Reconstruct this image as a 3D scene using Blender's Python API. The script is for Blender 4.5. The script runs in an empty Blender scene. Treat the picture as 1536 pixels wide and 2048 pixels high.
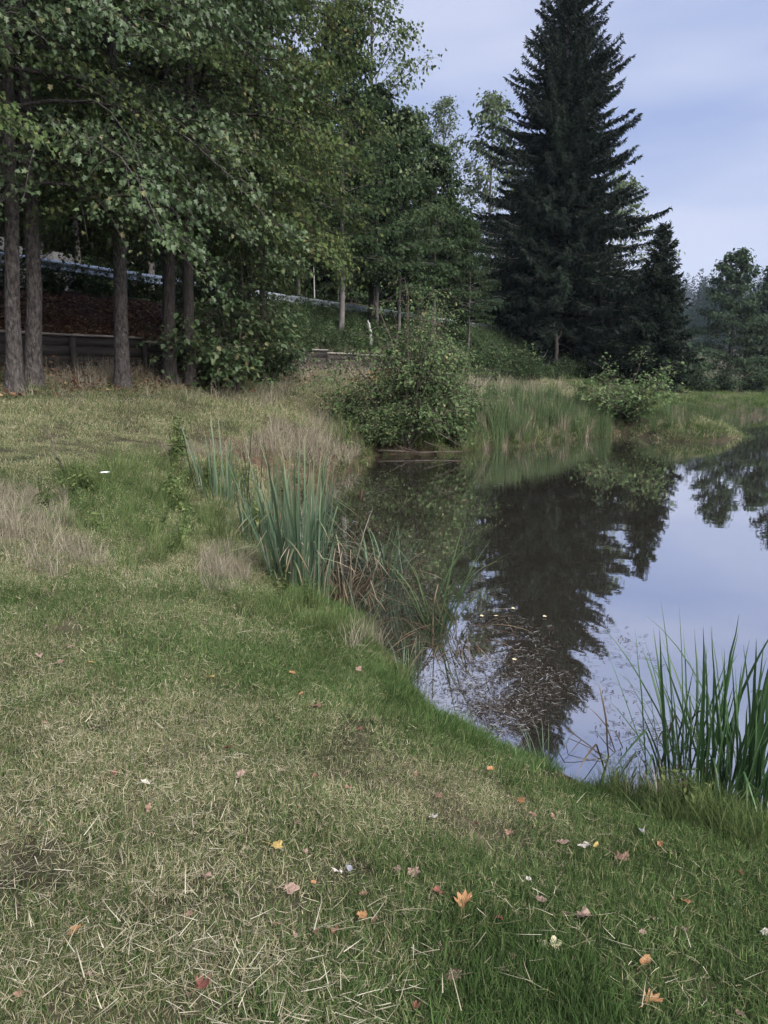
import bpy, math, random
import numpy as np
from mathutils import Vector

R = math.radians
rnd = random.Random(7)
RNG = np.random.default_rng(11)
scene = bpy.context.scene
COL = scene.collection

# ------------------------------------------------------------------ camera
CAM_H = 2.0                     # metres above the pond surface (z = 0)
PITCH = R(10.8)
FPX, IW, IH = 1490.0, 1536.0, 2048.0
cam_d = bpy.data.cameras.new('camera')
cam = bpy.data.objects.new('camera', cam_d); COL.objects.link(cam)
cam_d.sensor_fit = 'VERTICAL'; cam_d.sensor_height = 24.0
cam_d.lens = FPX / IH * 24.0
cam_d.clip_start = 0.05; cam_d.clip_end = 3000.0
cam.location = (0, 0, CAM_H); cam.rotation_euler = (math.pi / 2 - PITCH, 0, 0)
scene.camera = cam

# ------------------------------------------------------------------ sky, sun, exposure
SUN_EL, SUN_AZ = R(42), R(140)            # azimuth clockwise from +Y
world = bpy.data.worlds.new('World'); scene.world = world; world.use_nodes = True
wn, wl = world.node_tree.nodes, world.node_tree.links
wn.clear()
w_out = wn.new('ShaderNodeOutputWorld'); w_bg = wn.new('ShaderNodeBackground')
w_bg.inputs['Strength'].default_value = 0.10
w_sky = wn.new('ShaderNodeTexSky'); w_sky.sky_type = 'NISHITA'; w_sky.sun_disc = False
w_sky.sun_elevation = SUN_EL; w_sky.sun_rotation = SUN_AZ
w_tc = wn.new('ShaderNodeTexCoord')
w_map = wn.new('ShaderNodeMapping'); w_map.inputs['Scale'].default_value = (1.1, 1.1, 4.5)
w_map.inputs['Rotation'].default_value = (0.18, 0.1, 0.6)
w_noise = wn.new('ShaderNodeTexNoise'); w_noise.inputs['Scale'].default_value = 1.7
w_noise.inputs['Detail'].default_value = 5.0; w_noise.inputs['Roughness'].default_value = 0.45
w_ramp = wn.new('ShaderNodeValToRGB')
w_ramp.color_ramp.elements[0].position = 0.38; w_ramp.color_ramp.elements[0].color = (.52, .655, 1.10, 1)
w_ramp.color_ramp.elements[1].position = 0.64; w_ramp.color_ramp.elements[1].color = (.92, .995, 1.30, 1)
w_mix = wn.new('ShaderNodeMix'); w_mix.data_type = 'RGBA'; w_mix.inputs[0].default_value = 0.97
wl.new(w_tc.outputs['Generated'], w_map.inputs['Vector']); wl.new(w_map.outputs[0], w_noise.inputs['Vector'])
wl.new(w_noise.outputs[0], w_ramp.inputs[0])
wl.new(w_sky.outputs[0], w_mix.inputs[6]); wl.new(w_ramp.outputs[0], w_mix.inputs[7])
wl.new(w_mix.outputs[2], w_bg.inputs[0]); wl.new(w_bg.outputs[0], w_out.inputs[0])

sun_d = bpy.data.lights.new('sun', 'SUN'); sun_d.energy = 1.5; sun_d.angle = R(45); sun_d.color = (1.0, 0.975, 0.925)
sun = bpy.data.objects.new('sun', sun_d); COL.objects.link(sun)
sdir = Vector((math.sin(SUN_AZ) * math.cos(SUN_EL), math.cos(SUN_AZ) * math.cos(SUN_EL), math.sin(SUN_EL)))
sun.rotation_euler = sdir.to_track_quat('Z', 'Y').to_euler(); sun.location = sdir * 60

vs = scene.view_settings
vs.view_transform = 'Standard'; vs.look = 'None'; vs.exposure = 2.68; vs.gamma = 1.0; vs.use_curve_mapping = False
cy = scene.cycles
cy.max_bounces = 4; cy.diffuse_bounces = 2; cy.glossy_bounces = 2; cy.transmission_bounces = 2; cy.transparent_max_bounces = 2
cy.use_adaptive_sampling = True; cy.adaptive_threshold = 0.03
cy.caustics_reflective = False; cy.caustics_refractive = False
cy.use_denoising = True

# ------------------------------------------------------------------ geometry helpers
def nrm(a):
    return a / np.maximum(np.linalg.norm(a, axis=-1, keepdims=True), 1e-9)

def make_mesh(name, V, polys, mat=None, smooth=False, attr=None):
    """polys: list of integer arrays (n, k)"""
    V = np.asarray(V, dtype=np.float32).reshape(-1, 3)
    polys = [np.asarray(p, dtype=np.int32) for p in polys if len(p)]
    me = bpy.data.meshes.new(name)
    me.vertices.add(len(V)); me.vertices.foreach_set('co', V.ravel())
    nl = sum(p.size for p in polys); npg = sum(len(p) for p in polys)
    me.loops.add(nl); me.polygons.add(npg)
    me.loops.foreach_set('vertex_index', np.concatenate([p.ravel() for p in polys]))
    tot = np.concatenate([np.full(len(p), p.shape[1], np.int32) for p in polys])
    st = np.concatenate([[0], np.cumsum(tot)[:-1]]).astype(np.int32)
    me.polygons.foreach_set('loop_start', st)
    if smooth: me.polygons.foreach_set('use_smooth', np.ones(npg, dtype=bool))
    if attr is not None:
        a = me.attributes.new('rnd', 'FLOAT', 'POINT'); a.data.foreach_set('value', np.asarray(attr, np.float32))
    me.update(calc_edges=True); me.validate()
    if mat: me.materials.append(mat)
    return me

class MB:
    """collects pieces of one mesh"""
    def __init__(self): self.V = []; self.P = {}; self.A = []; self.n = 0
    def add(self, V, faces, a=None):
        V = np.asarray(V, float).reshape(-1, 3); f = np.asarray(faces, int)
        self.P.setdefault(f.shape[1], []).append(f + self.n)
        self.V.append(V); self.n += len(V)
        self.A.append(np.full(len(V), 0.5) if a is None else np.broadcast_to(np.asarray(a, float), (len(V),)))
    def box(self, c, h, ax=None, a=None):
        s = np.array([[x, y, z] for x in (-1, 1) for y in (-1, 1) for z in (-1, 1)], float) * np.asarray(h, float)
        if ax is not None: s = s @ np.asarray(ax, float)
        self.add(s + np.asarray(c, float), [[0, 1, 3, 2], [4, 6, 7, 5], [0, 4, 5, 1], [2, 3, 7, 6], [0, 2, 6, 4], [1, 5, 7, 3]], a)
    def tube(self, pts, rad, sides=6, a=None, rough=0.0):
        V, F = tube_arr(pts, rad, sides, rough); self.add(V, F, a)
    def mesh(self, name, mat=None, smooth=False):
        return make_mesh(name, np.concatenate(self.V), [np.concatenate(v) for v in self.P.values()], mat, smooth, np.concatenate(self.A))

def tube_arr(pts, rad, sides=6, rough=0.0):
    pts = np.asarray(pts, float); n = len(pts); rad = np.broadcast_to(np.asarray(rad, float), (n,))
    d = nrm(np.gradient(pts, axis=0))
    ref = np.where(np.abs(d[:, 2:3]) > 0.8, [[1.0, 0, 0]], [[0, 0, 1.0]])
    u = nrm(np.cross(d, ref)); v = np.cross(d, u)
    th = np.arange(sides) / sides * 2 * np.pi
    rr = rad[:, None] * (1 + rough * (RNG.random((n, sides)) - .5))
    V = pts[:, None] + rr[..., None] * (np.cos(th)[None, :, None] * u[:, None] + np.sin(th)[None, :, None] * v[:, None])
    i = np.arange(n - 1)[:, None] * sides; j = np.arange(sides)[None]; k = (j + 1) % sides
    F = np.stack([i + j, i + k, i + sides + k, i + sides + j], -1).reshape(-1, 4)
    return V.reshape(-1, 3), F

def tubes_batch(P, rad, sides=4):
    """P (m, n, 3) polylines, rad (m, n)"""
    P = np.asarray(P, float); m, n = P.shape[:2]
    d = nrm(np.gradient(P, axis=1))
    ref = np.where(np.abs(d[..., 2:3]) > 0.85, np.array([1.0, 0, 0]), np.array([0, 0, 1.0]))
    u = nrm(np.cross(d, ref)); v = np.cross(d, u)
    th = np.arange(sides) / sides * 2 * np.pi
    V = P[:, :, None] + rad[:, :, None, None] * (np.cos(th)[:, None] * u[:, :, None] + np.sin(th)[:, None] * v[:, :, None])
    b = (np.arange(m) * n * sides)[:, None, None]; i = (np.arange(n - 1) * sides)[None, :, None]
    j = np.arange(sides)[None, None]; k = (j + 1) % sides
    F = np.stack([b + i + j, b + i + k, b + i + sides + k, b + i + sides + j], -1).reshape(-1, 4)
    return V.reshape(-1, 3), F

def leaves_arr(P, D, N, S, wid=0.75, detail=1):
    """P centre at stalk, D direction, N normal, S size"""
    D = nrm(D); W = nrm(np.cross(D, N)); N = np.cross(W, D)
    n = len(P); S = np.asarray(S)[:, None]
    if detail == 1:
        sh = [(0, 0, 0), (.42, wid * .5, .07), (1, 0, -.12), (.42, -wid * .5, .07)]
    elif detail == 3:
        sh = [(0, 0, 0), (.10, wid * .62, .10), (.40, wid * .34, .05), (.62, wid * .60, .03), (.74, wid * .20, -.03), (1.08, 0, -.16),
              (.74, -wid * .20, -.03), (.62, -wid * .60, .03), (.40, -wid * .34, .05), (.10, -wid * .62, .10)]
    else:
        sh = [(0, 0, 0), (.28, wid * .5, .10), (.72, wid * .36, .02), (1.05, 0, -.14), (.72, -wid * .36, .02), (.28, -wid * .5, .10)]
    V = np.stack([P + S * (a * D + b * W + c * N) for a, b, c in sh], 1)
    k = len(sh); o = (np.arange(n) * k)[:, None]
    if detail == 1: F = np.concatenate([o + np.array([[0, 2, 1]]), o + np.array([[0, 3, 2]])])
    elif detail == 3: F = np.concatenate([o + np.array([[0, 5, 4, 2]]), o + np.array([[0, 8, 6, 5]])]); F3 = np.concatenate([o + np.array([[0, 2, 1]]), o + np.array([[4, 3, 2]]), o + np.array([[0, 9, 8]]), o + np.array([[6, 8, 7]])]); F = (F, F3)
    else: F = np.concatenate([o + np.array([[0, 3, 2, 1]]), o + np.array([[0, 5, 4, 3]])])
    return V.reshape(-1, 3), F, k

def blades_arr(P, az, H, W, lean, curve, seg=3, twist=None, kink=None):
    """grass / reed blades: base P, bend towards az; returns strips"""
    n = len(P); q = np.linspace(0, 1, seg + 1)[None]
    ang = lean[:, None] + curve[:, None] * q ** 1.5
    if kink is not None:
        kq, ka = kink; ang = ang + np.where(q > kq[:, None], ka[:, None], 0)
    st = (H / seg)[:, None]
    dx = np.concatenate([np.zeros((n, 1)), np.cumsum(np.sin(ang[:, :-1]) * st, 1)], 1)
    dz = np.concatenate([np.zeros((n, 1)), np.cumsum(np.cos(ang[:, :-1]) * st, 1)], 1)
    c, s = np.cos(az)[:, None], np.sin(az)[:, None]
    C = np.stack([P[:, 0:1] + dx * c, P[:, 1:2] + dx * s, P[:, 2:3] + dz], -1)
    tw = az + np.pi / 2 if twist is None else twist
    w = W[:, None] * np.clip(np.array([1.0 - qq ** 2.2 * 0.96 for qq in q[0]]), .04, 1)[None] * .5
    side = np.stack([np.cos(tw), np.sin(tw), np.zeros(n)], -1)[:, None]
    Lf = C - side * w[..., None]; Rt = C + side * w[..., None]
    V = np.stack([Lf, Rt], 2).reshape(-1, 3)
    o = (np.arange(n) * (seg + 1) * 2)[:, None, None]; i = (np.arange(seg) * 2)[None, :, None]
    F = (o + i + np.array([0, 1, 3, 2])[None, None]).reshape(-1, 4)
    return V, F, (seg + 1) * 2

_hs = {}
def vnoise(x, y, scale, seed=0):
    if seed not in _hs: _hs[seed] = np.random.default_rng(1000 + seed).random((256, 256))
    T = _hs[seed]; x = np.asarray(x) / scale + 1000.5; y = np.asarray(y) / scale + 1000.5
    xi = np.floor(x).astype(int); yi = np.floor(y).astype(int); fx = x - xi; fy = y - yi
    fx = fx * fx * (3 - 2 * fx); fy = fy * fy * (3 - 2 * fy)
    a = T[xi & 255, yi & 255]; b = T[(xi + 1) & 255, yi & 255]; c = T[xi & 255, (yi + 1) & 255]; d = T[(xi + 1) & 255, (yi + 1) & 255]
    return (a * (1 - fx) + b * fx) * (1 - fy) + (c * (1 - fx) + d * fx) * fy
def sstep(a, b, x):
    t = np.clip((x - a) / (b - a), 0, 1); return t * t * (3 - 2 * t)

# ------------------------------------------------------------------ objects
def link(name, me, parent=None, loc=None, rz=0.0, label=None, cat=None, group=None, kind=None, scale=None):
    o = bpy.data.objects.new(name, me); COL.objects.link(o)
    if parent is not None: o.parent = parent
    if loc is not None: o.location = loc
    if rz: o.rotation_euler[2] = rz
    if scale is not None: o.scale = (scale,) * 3 if np.isscalar(scale) else scale
    if label: o['label'] = label
    if cat: o['category'] = cat
    if group: o['group'] = group
    if kind: o['kind'] = kind
    return o

# ------------------------------------------------------------------ materials
def new_mat(name):
    m = bpy.data.materials.new(name); m.use_nodes = True
    nt = m.node_tree; nt.nodes.clear()
    out = nt.nodes.new('ShaderNodeOutputMaterial')
    return m, nt.nodes, nt.links, out
def ramp(n, stops):
    r = n.new('ShaderNodeValToRGB'); e = r.color_ramp.elements
    while len(e) < len(stops): e.new(0.5)
    for el, (p, c) in zip(e, stops): el.position = p; el.color = (*c, 1)
    return r

def leaf_mat(name, stops, transl=0.35, rough=0.55, obj_var=0.15, gloss=False):
    m, n, l, out = new_mat(name)
    at = n.new('ShaderNodeAttribute'); at.attribute_name = 'rnd'
    r = ramp(n, stops); l.new(at.outputs['Fac'], r.inputs[0])
    oi = n.new('ShaderNodeObjectInfo')
    mr = n.new('ShaderNodeMapRange'); mr.inputs['To Min'].default_value = 1 - obj_var; mr.inputs['To Max'].default_value = 1 + obj_var
    l.new(oi.outputs['Random'], mr.inputs['Value'])
    hs = n.new('ShaderNodeHueSaturation'); l.new(r.outputs[0], hs.inputs['Color']); l.new(mr.outputs[0], hs.inputs['Value'])
    if gloss:
        p = n.new('ShaderNodeBsdfPrincipled'); p.inputs['Roughness'].default_value = rough
        p.inputs['Specular IOR Level'].default_value = 0.4
    else: p = n.new('ShaderNodeBsdfDiffuse')
    l.new(hs.outputs[0], p.inputs[0])
    t = n.new('ShaderNodeBsdfTranslucent'); l.new(hs.outputs[0], t.inputs['Color'])
    mx = n.new('ShaderNodeMixShader'); mx.inputs[0].default_value = transl
    l.new(p.outputs[0], mx.inputs[1]); l.new(t.outputs[0], mx.inputs[2]); l.new(mx.outputs[0], out.inputs[0])
    return m

def noise_mat(name, stops, scale=6.0, stretch=(1, 1, 1), detail=5, rough=0.85, bump=0.3, bscale=None, metallic=0.0, dist=0.01, coord='Object', spec=0.3):
    m, n, l, out = new_mat(name)
    tc = n.new('ShaderNodeTexCoord'); mp = n.new('ShaderNodeMapping'); mp.inputs['Scale'].default_value = stretch
    l.new(tc.outputs[coord], mp.inputs[0])
    ns = n.new('ShaderNodeTexNoise'); ns.inputs['Scale'].default_value = scale; ns.inputs['Detail'].default_value = detail
    l.new(mp.outputs[0], ns.inputs['Vector'])
    r = ramp(n, stops); l.new(ns.outputs[0], r.inputs[0])
    p = n.new('ShaderNodeBsdfPrincipled'); p.inputs['Roughness'].default_value = rough; p.inputs['Metallic'].default_value = metallic
    p.inputs['Specular IOR Level'].default_value = spec
    l.new(r.outputs[0], p.inputs['Base Color'])
    if bump:
        nb = n.new('ShaderNodeTexNoise'); nb.inputs['Scale'].default_value = bscale or scale * 3; nb.inputs['Detail'].default_value = 6
        l.new(mp.outputs[0], nb.inputs['Vector'])
        b = n.new('ShaderNodeBump'); b.inputs['Strength'].default_value = bump; b.inputs['Distance'].default_value = dist
        l.new(nb.outputs[0], b.inputs['Height']); l.new(b.outputs[0], p.inputs['Normal'])
    l.new(p.outputs[0], out.inputs[0])
    return m

M = {}
M['maple'] = leaf_mat('maple_leaf', [(0, (.036, .062, .027)), (.55, (.064, .10, .040)), (.85, (.105, .132, .054)), (1, (.18, .16, .075))], gloss=True, rough=.5)
M['maple_light'] = leaf_mat('lime_leaf', [(0, (.045, .07, .028)), (.6, (.08, .108, .042)), (.88, (.125, .138, .055)), (1, (.20, .165, .08))])
M['wood_leaf'] = leaf_mat('forest_leaf', [(0, (.025, .042, .022)), (.6, (.045, .068, .032)), (1, (.08, .10, .046))])
M['nettle'] = leaf_mat('nettle_leaf', [(0, (.035, .06, .03)), (.6, (.06, .09, .042)), (1, (.11, .13, .065))], obj_var=.3)
M['alder'] = leaf_mat('alder_leaf', [(0, (.06, .10, .042)), (.6, (.11, .158, .07)), (.95, (.16, .19, .095)), (1, (.27, .24, .13))])
M['pale_leaf'] = leaf_mat('pale_tree_leaf', [(0, (.07, .10, .05)), (1, (.15, .18, .10))])
M['far_leaf'] = leaf_mat('far_tree_leaf', [(0, (.03, .05, .03)), (1, (.065, .09, .052))])
M['dead_leaf'] = leaf_mat('dead_leaf', [(0, (.20, .10, .05)), (.5, (.32, .18, .09)), (1, (.42, .30, .16))])
M['litter'] = leaf_mat('leaf_litter', [(0, (.07, .036, .026)), (.5, (.14, .07, .045)), (.9, (.23, .125, .08)), (1, (.38, .27, .16))])
M['needle'] = leaf_mat('spruce_needle', [(0, (.012, .020, .015)), (.7, (.023, .034, .024)), (1, (.042, .050, .032))], transl=0.1)
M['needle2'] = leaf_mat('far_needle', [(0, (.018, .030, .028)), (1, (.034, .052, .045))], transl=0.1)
M['grass'] = leaf_mat('green_grass', [(0, (.065, .095, .028)), (.5, (.11, .155, .04)), (.8, (.17, .20, .065)), (1, (.36, .31, .16))], obj_var=.3)
M['grass_mix'] = leaf_mat('olive_grass', [(0, (.09, .095, .04)), (.45, (.16, .165, .065)), (.75, (.26, .23, .115)), (1, (.46, .39, .24))], obj_var=.3)
M['turf'] = leaf_mat('turf_blades', [(0, (.036, .068, .024)), (.28, (.080, .136, .044)), (.5, (.138, .176, .070)), (.68, (.205, .198, .105)), (.85, (.295, .262, .16)), (1, (.44, .39, .27))], obj_var=.32)
M['straw'] = leaf_mat('straw', [(0, (.14, .12, .08)), (.5, (.28, .25, .175)), (1, (.46, .42, .32))], transl=.2, obj_var=.25)
M['dry_tall'] = leaf_mat('dry_tall_grass', [(0, (.11, .095, .068)), (.5, (.25, .215, .16)), (1, (.44, .40, .32))], transl=.25, obj_var=.2)
M['reed'] = leaf_mat('cattail_leaf', [(0, (.05, .085, .05)), (.5, (.085, .13, .075)), (.74, (.13, .165, .09)), (.86, (.21, .19, .11)), (1, (.26, .18, .10))], obj_var=.35, gloss=True, rough=.4)
M['reed_far'] = leaf_mat('reed_belt_leaf', [(0, (.055, .088, .04)), (.55, (.09, .13, .06)), (.9, (.15, .17, .09)), (1, (.30, .27, .16))], obj_var=.25)
M['reed_dark'] = leaf_mat('sweet_flag_leaf', [(0, (.035, .075, .03)), (.7, (.065, .125, .045)), (1, (.11, .17, .06))], obj_var=.3, gloss=True, rough=.45)
M['reed_dead'] = leaf_mat('dead_reed', [(0, (.055, .038, .027)), (.5, (.13, .095, .065)), (1, (.32, .26, .18))], obj_var=.25)
M['weed'] = leaf_mat('weed_leaf', [(0, (.06, .09, .035)), (.6, (.105, .145, .052)), (1, (.18, .20, .09))], obj_var=.3)
M['debris'] = leaf_mat('floating_debris', [(0, (.02, .016, .013)), (.65, (.05, .04, .033)), (.92, (.11, .10, .09)), (1, (.24, .24, .24))], transl=.1)
M['bark'] = noise_mat('bark', [(.32, (.028, .022, .020)), (.48, (.066, .056, .052)), (.62, (.10, .088, .08)), (.75, (.135, .125, .105))], 9, (2.4, 2.4, 1.0), detail=9, rough=.95, bump=1.0, bscale=13, dist=.08)
M['bark_dark'] = noise_mat('dark_bark', [(.32, (.018, .015, .014)), (.7, (.062, .052, .046))], 7, (3, 3, .9), detail=8, rough=.95, bump=1.0, bscale=11, dist=.05)
M['bark_grey'] = noise_mat('grey_bark', [(.3, (.06, .053, .05)), (.7, (.15, .135, .125))], 4, (2, 2, .7), rough=.95, bump=.5, dist=.02)
M['birch'] = noise_mat('birch_bark', [(.30, (.05, .045, .04)), (.42, (.26, .255, .24)), (.8, (.38, .37, .35))], 3, (1, 1, 3.5), rough=.8, bump=.3)
M['twig'] = noise_mat('dead_wood', [(.3, (.045, .034, .028)), (.7, (.12, .095, .08))], 12, rough=.95, bump=.3)
M['plank'] = noise_mat('dark_plank', [(.3, (.012, .010, .009)), (.7, (.034, .028, .025))], 3, (.6, .6, 6), rough=.9, bump=.4)
M['coping'] = noise_mat('weathered_board', [(.3, (.13, .115, .10)), (.7, (.27, .245, .22))], 4, (1, 1, 5), rough=.85, bump=.3)
M['concrete'] = noise_mat('concrete', [(.3, (.04, .039, .038)), (.7, (.08, .078, .075))], 2.5, rough=.9, bump=.3)
M['asphalt'] = noise_mat('asphalt', [(.3, (.045, .045, .048)), (.7, (.07, .07, .072))], 30, rough=.9, bump=.3)
M['paint'] = noise_mat('road_paint', [(.3, (.6, .6, .6)), (.7, (.78, .78, .77))], 8, rough=.6, bump=.1)
M['zinc'] = noise_mat('galvanised_steel', [(.3, (.46, .50, .53)), (.7, (.62, .66, .69))], 3, (.4, .4, 1), rough=.42, bump=.05, metallic=.75)
M['seedhead'] = noise_mat('cattail_head', [(.3, (.03, .018, .012)), (.7, (.07, .04, .025))], 40, rough=.95, bump=.5)
M['white'] = noise_mat('white_petal', [(.3, (.72, .72, .70)), (.7, (.82, .82, .80))], 20, rough=.6, bump=.1)

def fallen_mat(name, a, b, c=None):
    a, b, c = (tuple(.82 * v for v in w) for w in (a, b, c or b))
    return noise_mat(name, [(.35, a), (.6, b), (.78, c or b)], 3.2, rough=.6, bump=.35, bscale=9, dist=.05, spec=.4)
FL = {'yellow': fallen_mat('yellow_leaf', (.36, .25, .07), (.48, .35, .12), (.26, .16, .06)),
      'pale': fallen_mat('pale_cream_leaf', (.52, .45, .27), (.62, .55, .36), (.42, .32, .17)),
      'orange': fallen_mat('orange_leaf', (.25, .12, .045), (.34, .18, .08), (.16, .075, .035)),
      'red': fallen_mat('dark_red_leaf', (.11, .035, .028), (.19, .07, .045)),
      'pink': fallen_mat('pinkish_brown_leaf', (.20, .125, .095), (.31, .215, .17), (.14, .085, .06)),
      'brown': fallen_mat('brown_leaf', (.14, .075, .05), (.26, .155, .105), (.36, .25, .18)),
      'white': fallen_mat('bleached_leaf', (.40, .35, .30), (.58, .53, .47), (.32, .25, .2)),
      'grey': fallen_mat('grey_leaf', (.17, .17, .19), (.28, .28, .31))}

# terrain: thatch, soil and moss, with patches
def ground_material():
    m, n, l, out = new_mat('meadow_ground')
    g = n.new('ShaderNodeNewGeometry')
    def nz(sc, det=4, ro=.55):
        a = n.new('ShaderNodeTexNoise'); a.inputs['Scale'].default_value = sc; a.inputs['Detail'].default_value = det; a.inputs['Roughness'].default_value = ro
        l.new(g.outputs['Position'], a.inputs['Vector']); return a
    n1, n2, n3 = nz(.55, 3), nz(7, 5, .65), nz(60, 4, .7)
    r1 = ramp(n, [(.36, (.032, .040, .020)), (.5, (.058, .055, .034)), (.64, (.10, .088, .060))]); l.new(n1.outputs[0], r1.inputs[0])
    r2 = ramp(n, [(.35, (.35, .33, .28)), (.55, (.85, .83, .78)), (.75, (1.35, 1.28, 1.15))]); l.new(n2.outputs[0], r2.inputs[0])
    r3 = ramp(n, [(.35, (.55, .55, .55)), (.65, (1.3, 1.3, 1.25))]); l.new(n3.outputs[0], r3.inputs[0])
    m1 = n.new('ShaderNodeMix'); m1.data_type = 'RGBA'; m1.blend_type = 'MULTIPLY'; m1.inputs[0].default_value = 1
    l.new(r1.outputs[0], m1.inputs[6]); l.new(r2.outputs[0], m1.inputs[7])
    m2 = n.new('ShaderNodeMix'); m2.data_type = 'RGBA'; m2.blend_type = 'MULTIPLY'; m2.inputs[0].default_value = .8
    l.new(m1.outputs[2], m2.inputs[6]); l.new(r3.outputs[0], m2.inputs[7])
    # attribute: 0 meadow .. 1 leaf litter / forest floor
    at = n.new('ShaderNodeAttribute'); at.attribute_name = 'rnd'
    rl = ramp(n, [(.35, (.035, .022, .018)), (.55, (.085, .045, .032)), (.75, (.15, .085, .058))]); l.new(n2.outputs[0], rl.inputs[0])
    m3 = n.new('ShaderNodeMix'); m3.data_type = 'RGBA'
    l.new(at.outputs['Fac'], m3.inputs[0]); l.new(m2.outputs[2], m3.inputs[6]); l.new(rl.outputs[0], m3.inputs[7])
    p = n.new('ShaderNodeBsdfPrincipled'); p.inputs['Roughness'].default_value = .95; p.inputs['Specular IOR Level'].default_value = .15
    l.new(m3.outputs[2], p.inputs['Base Color'])
    b = n.new('ShaderNodeBump'); b.inputs['Strength'].default_value = .7; b.inputs['Distance'].default_value = .03
    l.new(n3.outputs[0], b.inputs['Height']); l.new(b.outputs[0], p.inputs['Normal'])
    l.new(p.outputs[0], out.inputs[0]); return m
M['ground'] = ground_material()

def water_material():
    m, n, l, out = new_mat('pond_water')
    g = n.new('ShaderNodeNewGeometry')
    ns = n.new('ShaderNodeTexNoise'); ns.inputs['Scale'].default_value = 2.2; ns.inputs['Detail'].default_value = 3
    l.new(g.outputs['Position'], ns.inputs['Vector'])
    b = n.new('ShaderNodeBump'); b.inputs['Strength'].default_value = .10; b.inputs['Distance'].default_value = .010
    l.new(ns.outputs[0], b.inputs['Height'])
    d = n.new('ShaderNodeBsdfDiffuse'); d.inputs['Color'].default_value = (.040, .036, .027, 1)
    gl = n.new('ShaderNodeBsdfGlossy'); gl.inputs['Roughness'].default_value = .02; gl.inputs['Color'].default_value = (.93, .93, .96, 1)
    l.new(b.outputs[0], gl.inputs['Normal'])
    lw = n.new('ShaderNodeLayerWeight'); lw.inputs['Blend'].default_value = .5
    mr = n.new('ShaderNodeMapRange'); mr.inputs['From Min'].default_value = .3; mr.inputs['From Max'].default_value = 1.0
    mr.inputs['To Min'].default_value = .50; mr.inputs['To Max'].default_value = .92
    l.new(lw.outputs['Facing'], mr.inputs['Value'])
    mx = n.new('ShaderNodeMixShader'); l.new(mr.outputs[0], mx.inputs[0])
    l.new(d.outputs[0], mx.inputs[1]); l.new(gl.outputs[0], mx.inputs[2]); l.new(mx.outputs[0], out.inputs[0])
    return m
M['water'] = water_material()

# ------------------------------------------------------------------ terrain
PHI = R(28.0)                                         # the road runs 28 degrees to the right of the view
U = np.array([math.sin(PHI), math.cos(PHI)]); TV = np.array([math.cos(PHI), -math.sin(PHI)])
T0 = 17.0                                             # camera is 17 m from the guard rail
def st(x, y): return x * U[0] + y * U[1], T0 + x * TV[0] + y * TV[1]
def xy(s, t): t = np.asarray(t) - T0; return s * U[0] + t * TV[0], s * U[1] + t * TV[1]

def rays(px, py):
    px = np.asarray(px, float); py = np.asarray(py, float)
    cx = (px - IW / 2) / FPX; cz = -(py - IH / 2) / FPX
    return np.stack([cx, np.cos(PITCH) + cz * np.sin(PITCH), -np.sin(PITCH) + cz * np.cos(PITCH)], -1)
def at_z(px, py, z=0.0):
    d = rays(px, py); k = (z - CAM_H) / d[..., 2]; return d * k[..., None] + np.array([0, 0, CAM_H])

shore_px = [(1536, 1665), (1450, 1622), (1360, 1606), (1250, 1596), (1150, 1572), (1070, 1530), (960, 1476), (870, 1420), (815, 1366), (788, 1312),
            (740, 1270), (680, 1238), (640, 1200), (610, 1150), (585, 1095), (560, 1040), (575, 1000), (640, 968), (705, 938), (735, 912), (800, 908), (900, 908),
            (960, 898), (1080, 886), (1180, 874), (1250, 868), (1330, 882), (1450, 884), (1490, 874), (1440, 858), (1400, 846), (1470, 836), (1536, 832)]
SH = at_z([p[0] for p in shore_px], [p[1] for p in shore_px])[:, :2]
_rg = np.random.default_rng(3); _f = []
for _a, _b in zip(SH[:-1], SH[1:]):
    _L = np.linalg.norm(_b - _a); _m = max(2, min(9, int(_L / .16)))
    _n = np.array([_b[1] - _a[1], _a[0] - _b[0]]) / _L
    for _i in range(_m): _f.append(_a + (_b - _a) * _i / _m + _n * _rg.normal(0, min(.085, .13 * _L)) * (_i > 0))
SHF = np.array(_f + [SH[-1]])
POND = np.concatenate([[(9, 1.0), (5.2, 1.9)], SHF, [(30, 42), (48, 44), (60, 30), (60, -10), (20, -8)]])
def pond_sd(x, y):
    """signed distance to the shore, positive on land"""
    x = np.asarray(x, float); y = np.asarray(y, float); shp = x.shape; x = x.ravel(); y = y.ravel()
    best = np.full(x.shape, 1e9); ins = np.zeros(x.shape, bool)
    n = len(POND)
    for i in range(n):
        a, b = POND[i], POND[(i + 1) % n]; ab = b - a
        k = np.clip(((x - a[0]) * ab[0] + (y - a[1]) * ab[1]) / (ab @ ab), 0, 1)
        best = np.minimum(best, (x - a[0] - k * ab[0]) ** 2 + (y - a[1] - k * ab[1]) ** 2)
        c = (a[1] > y) != (b[1] > y)
        if abs(ab[1]) > 1e-9: ins ^= c & (x < ab[0] * (y - a[1]) / ab[1] + a[0])
    return (np.sqrt(best) * np.where(ins, -1, 1)).reshape(shp)

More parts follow.
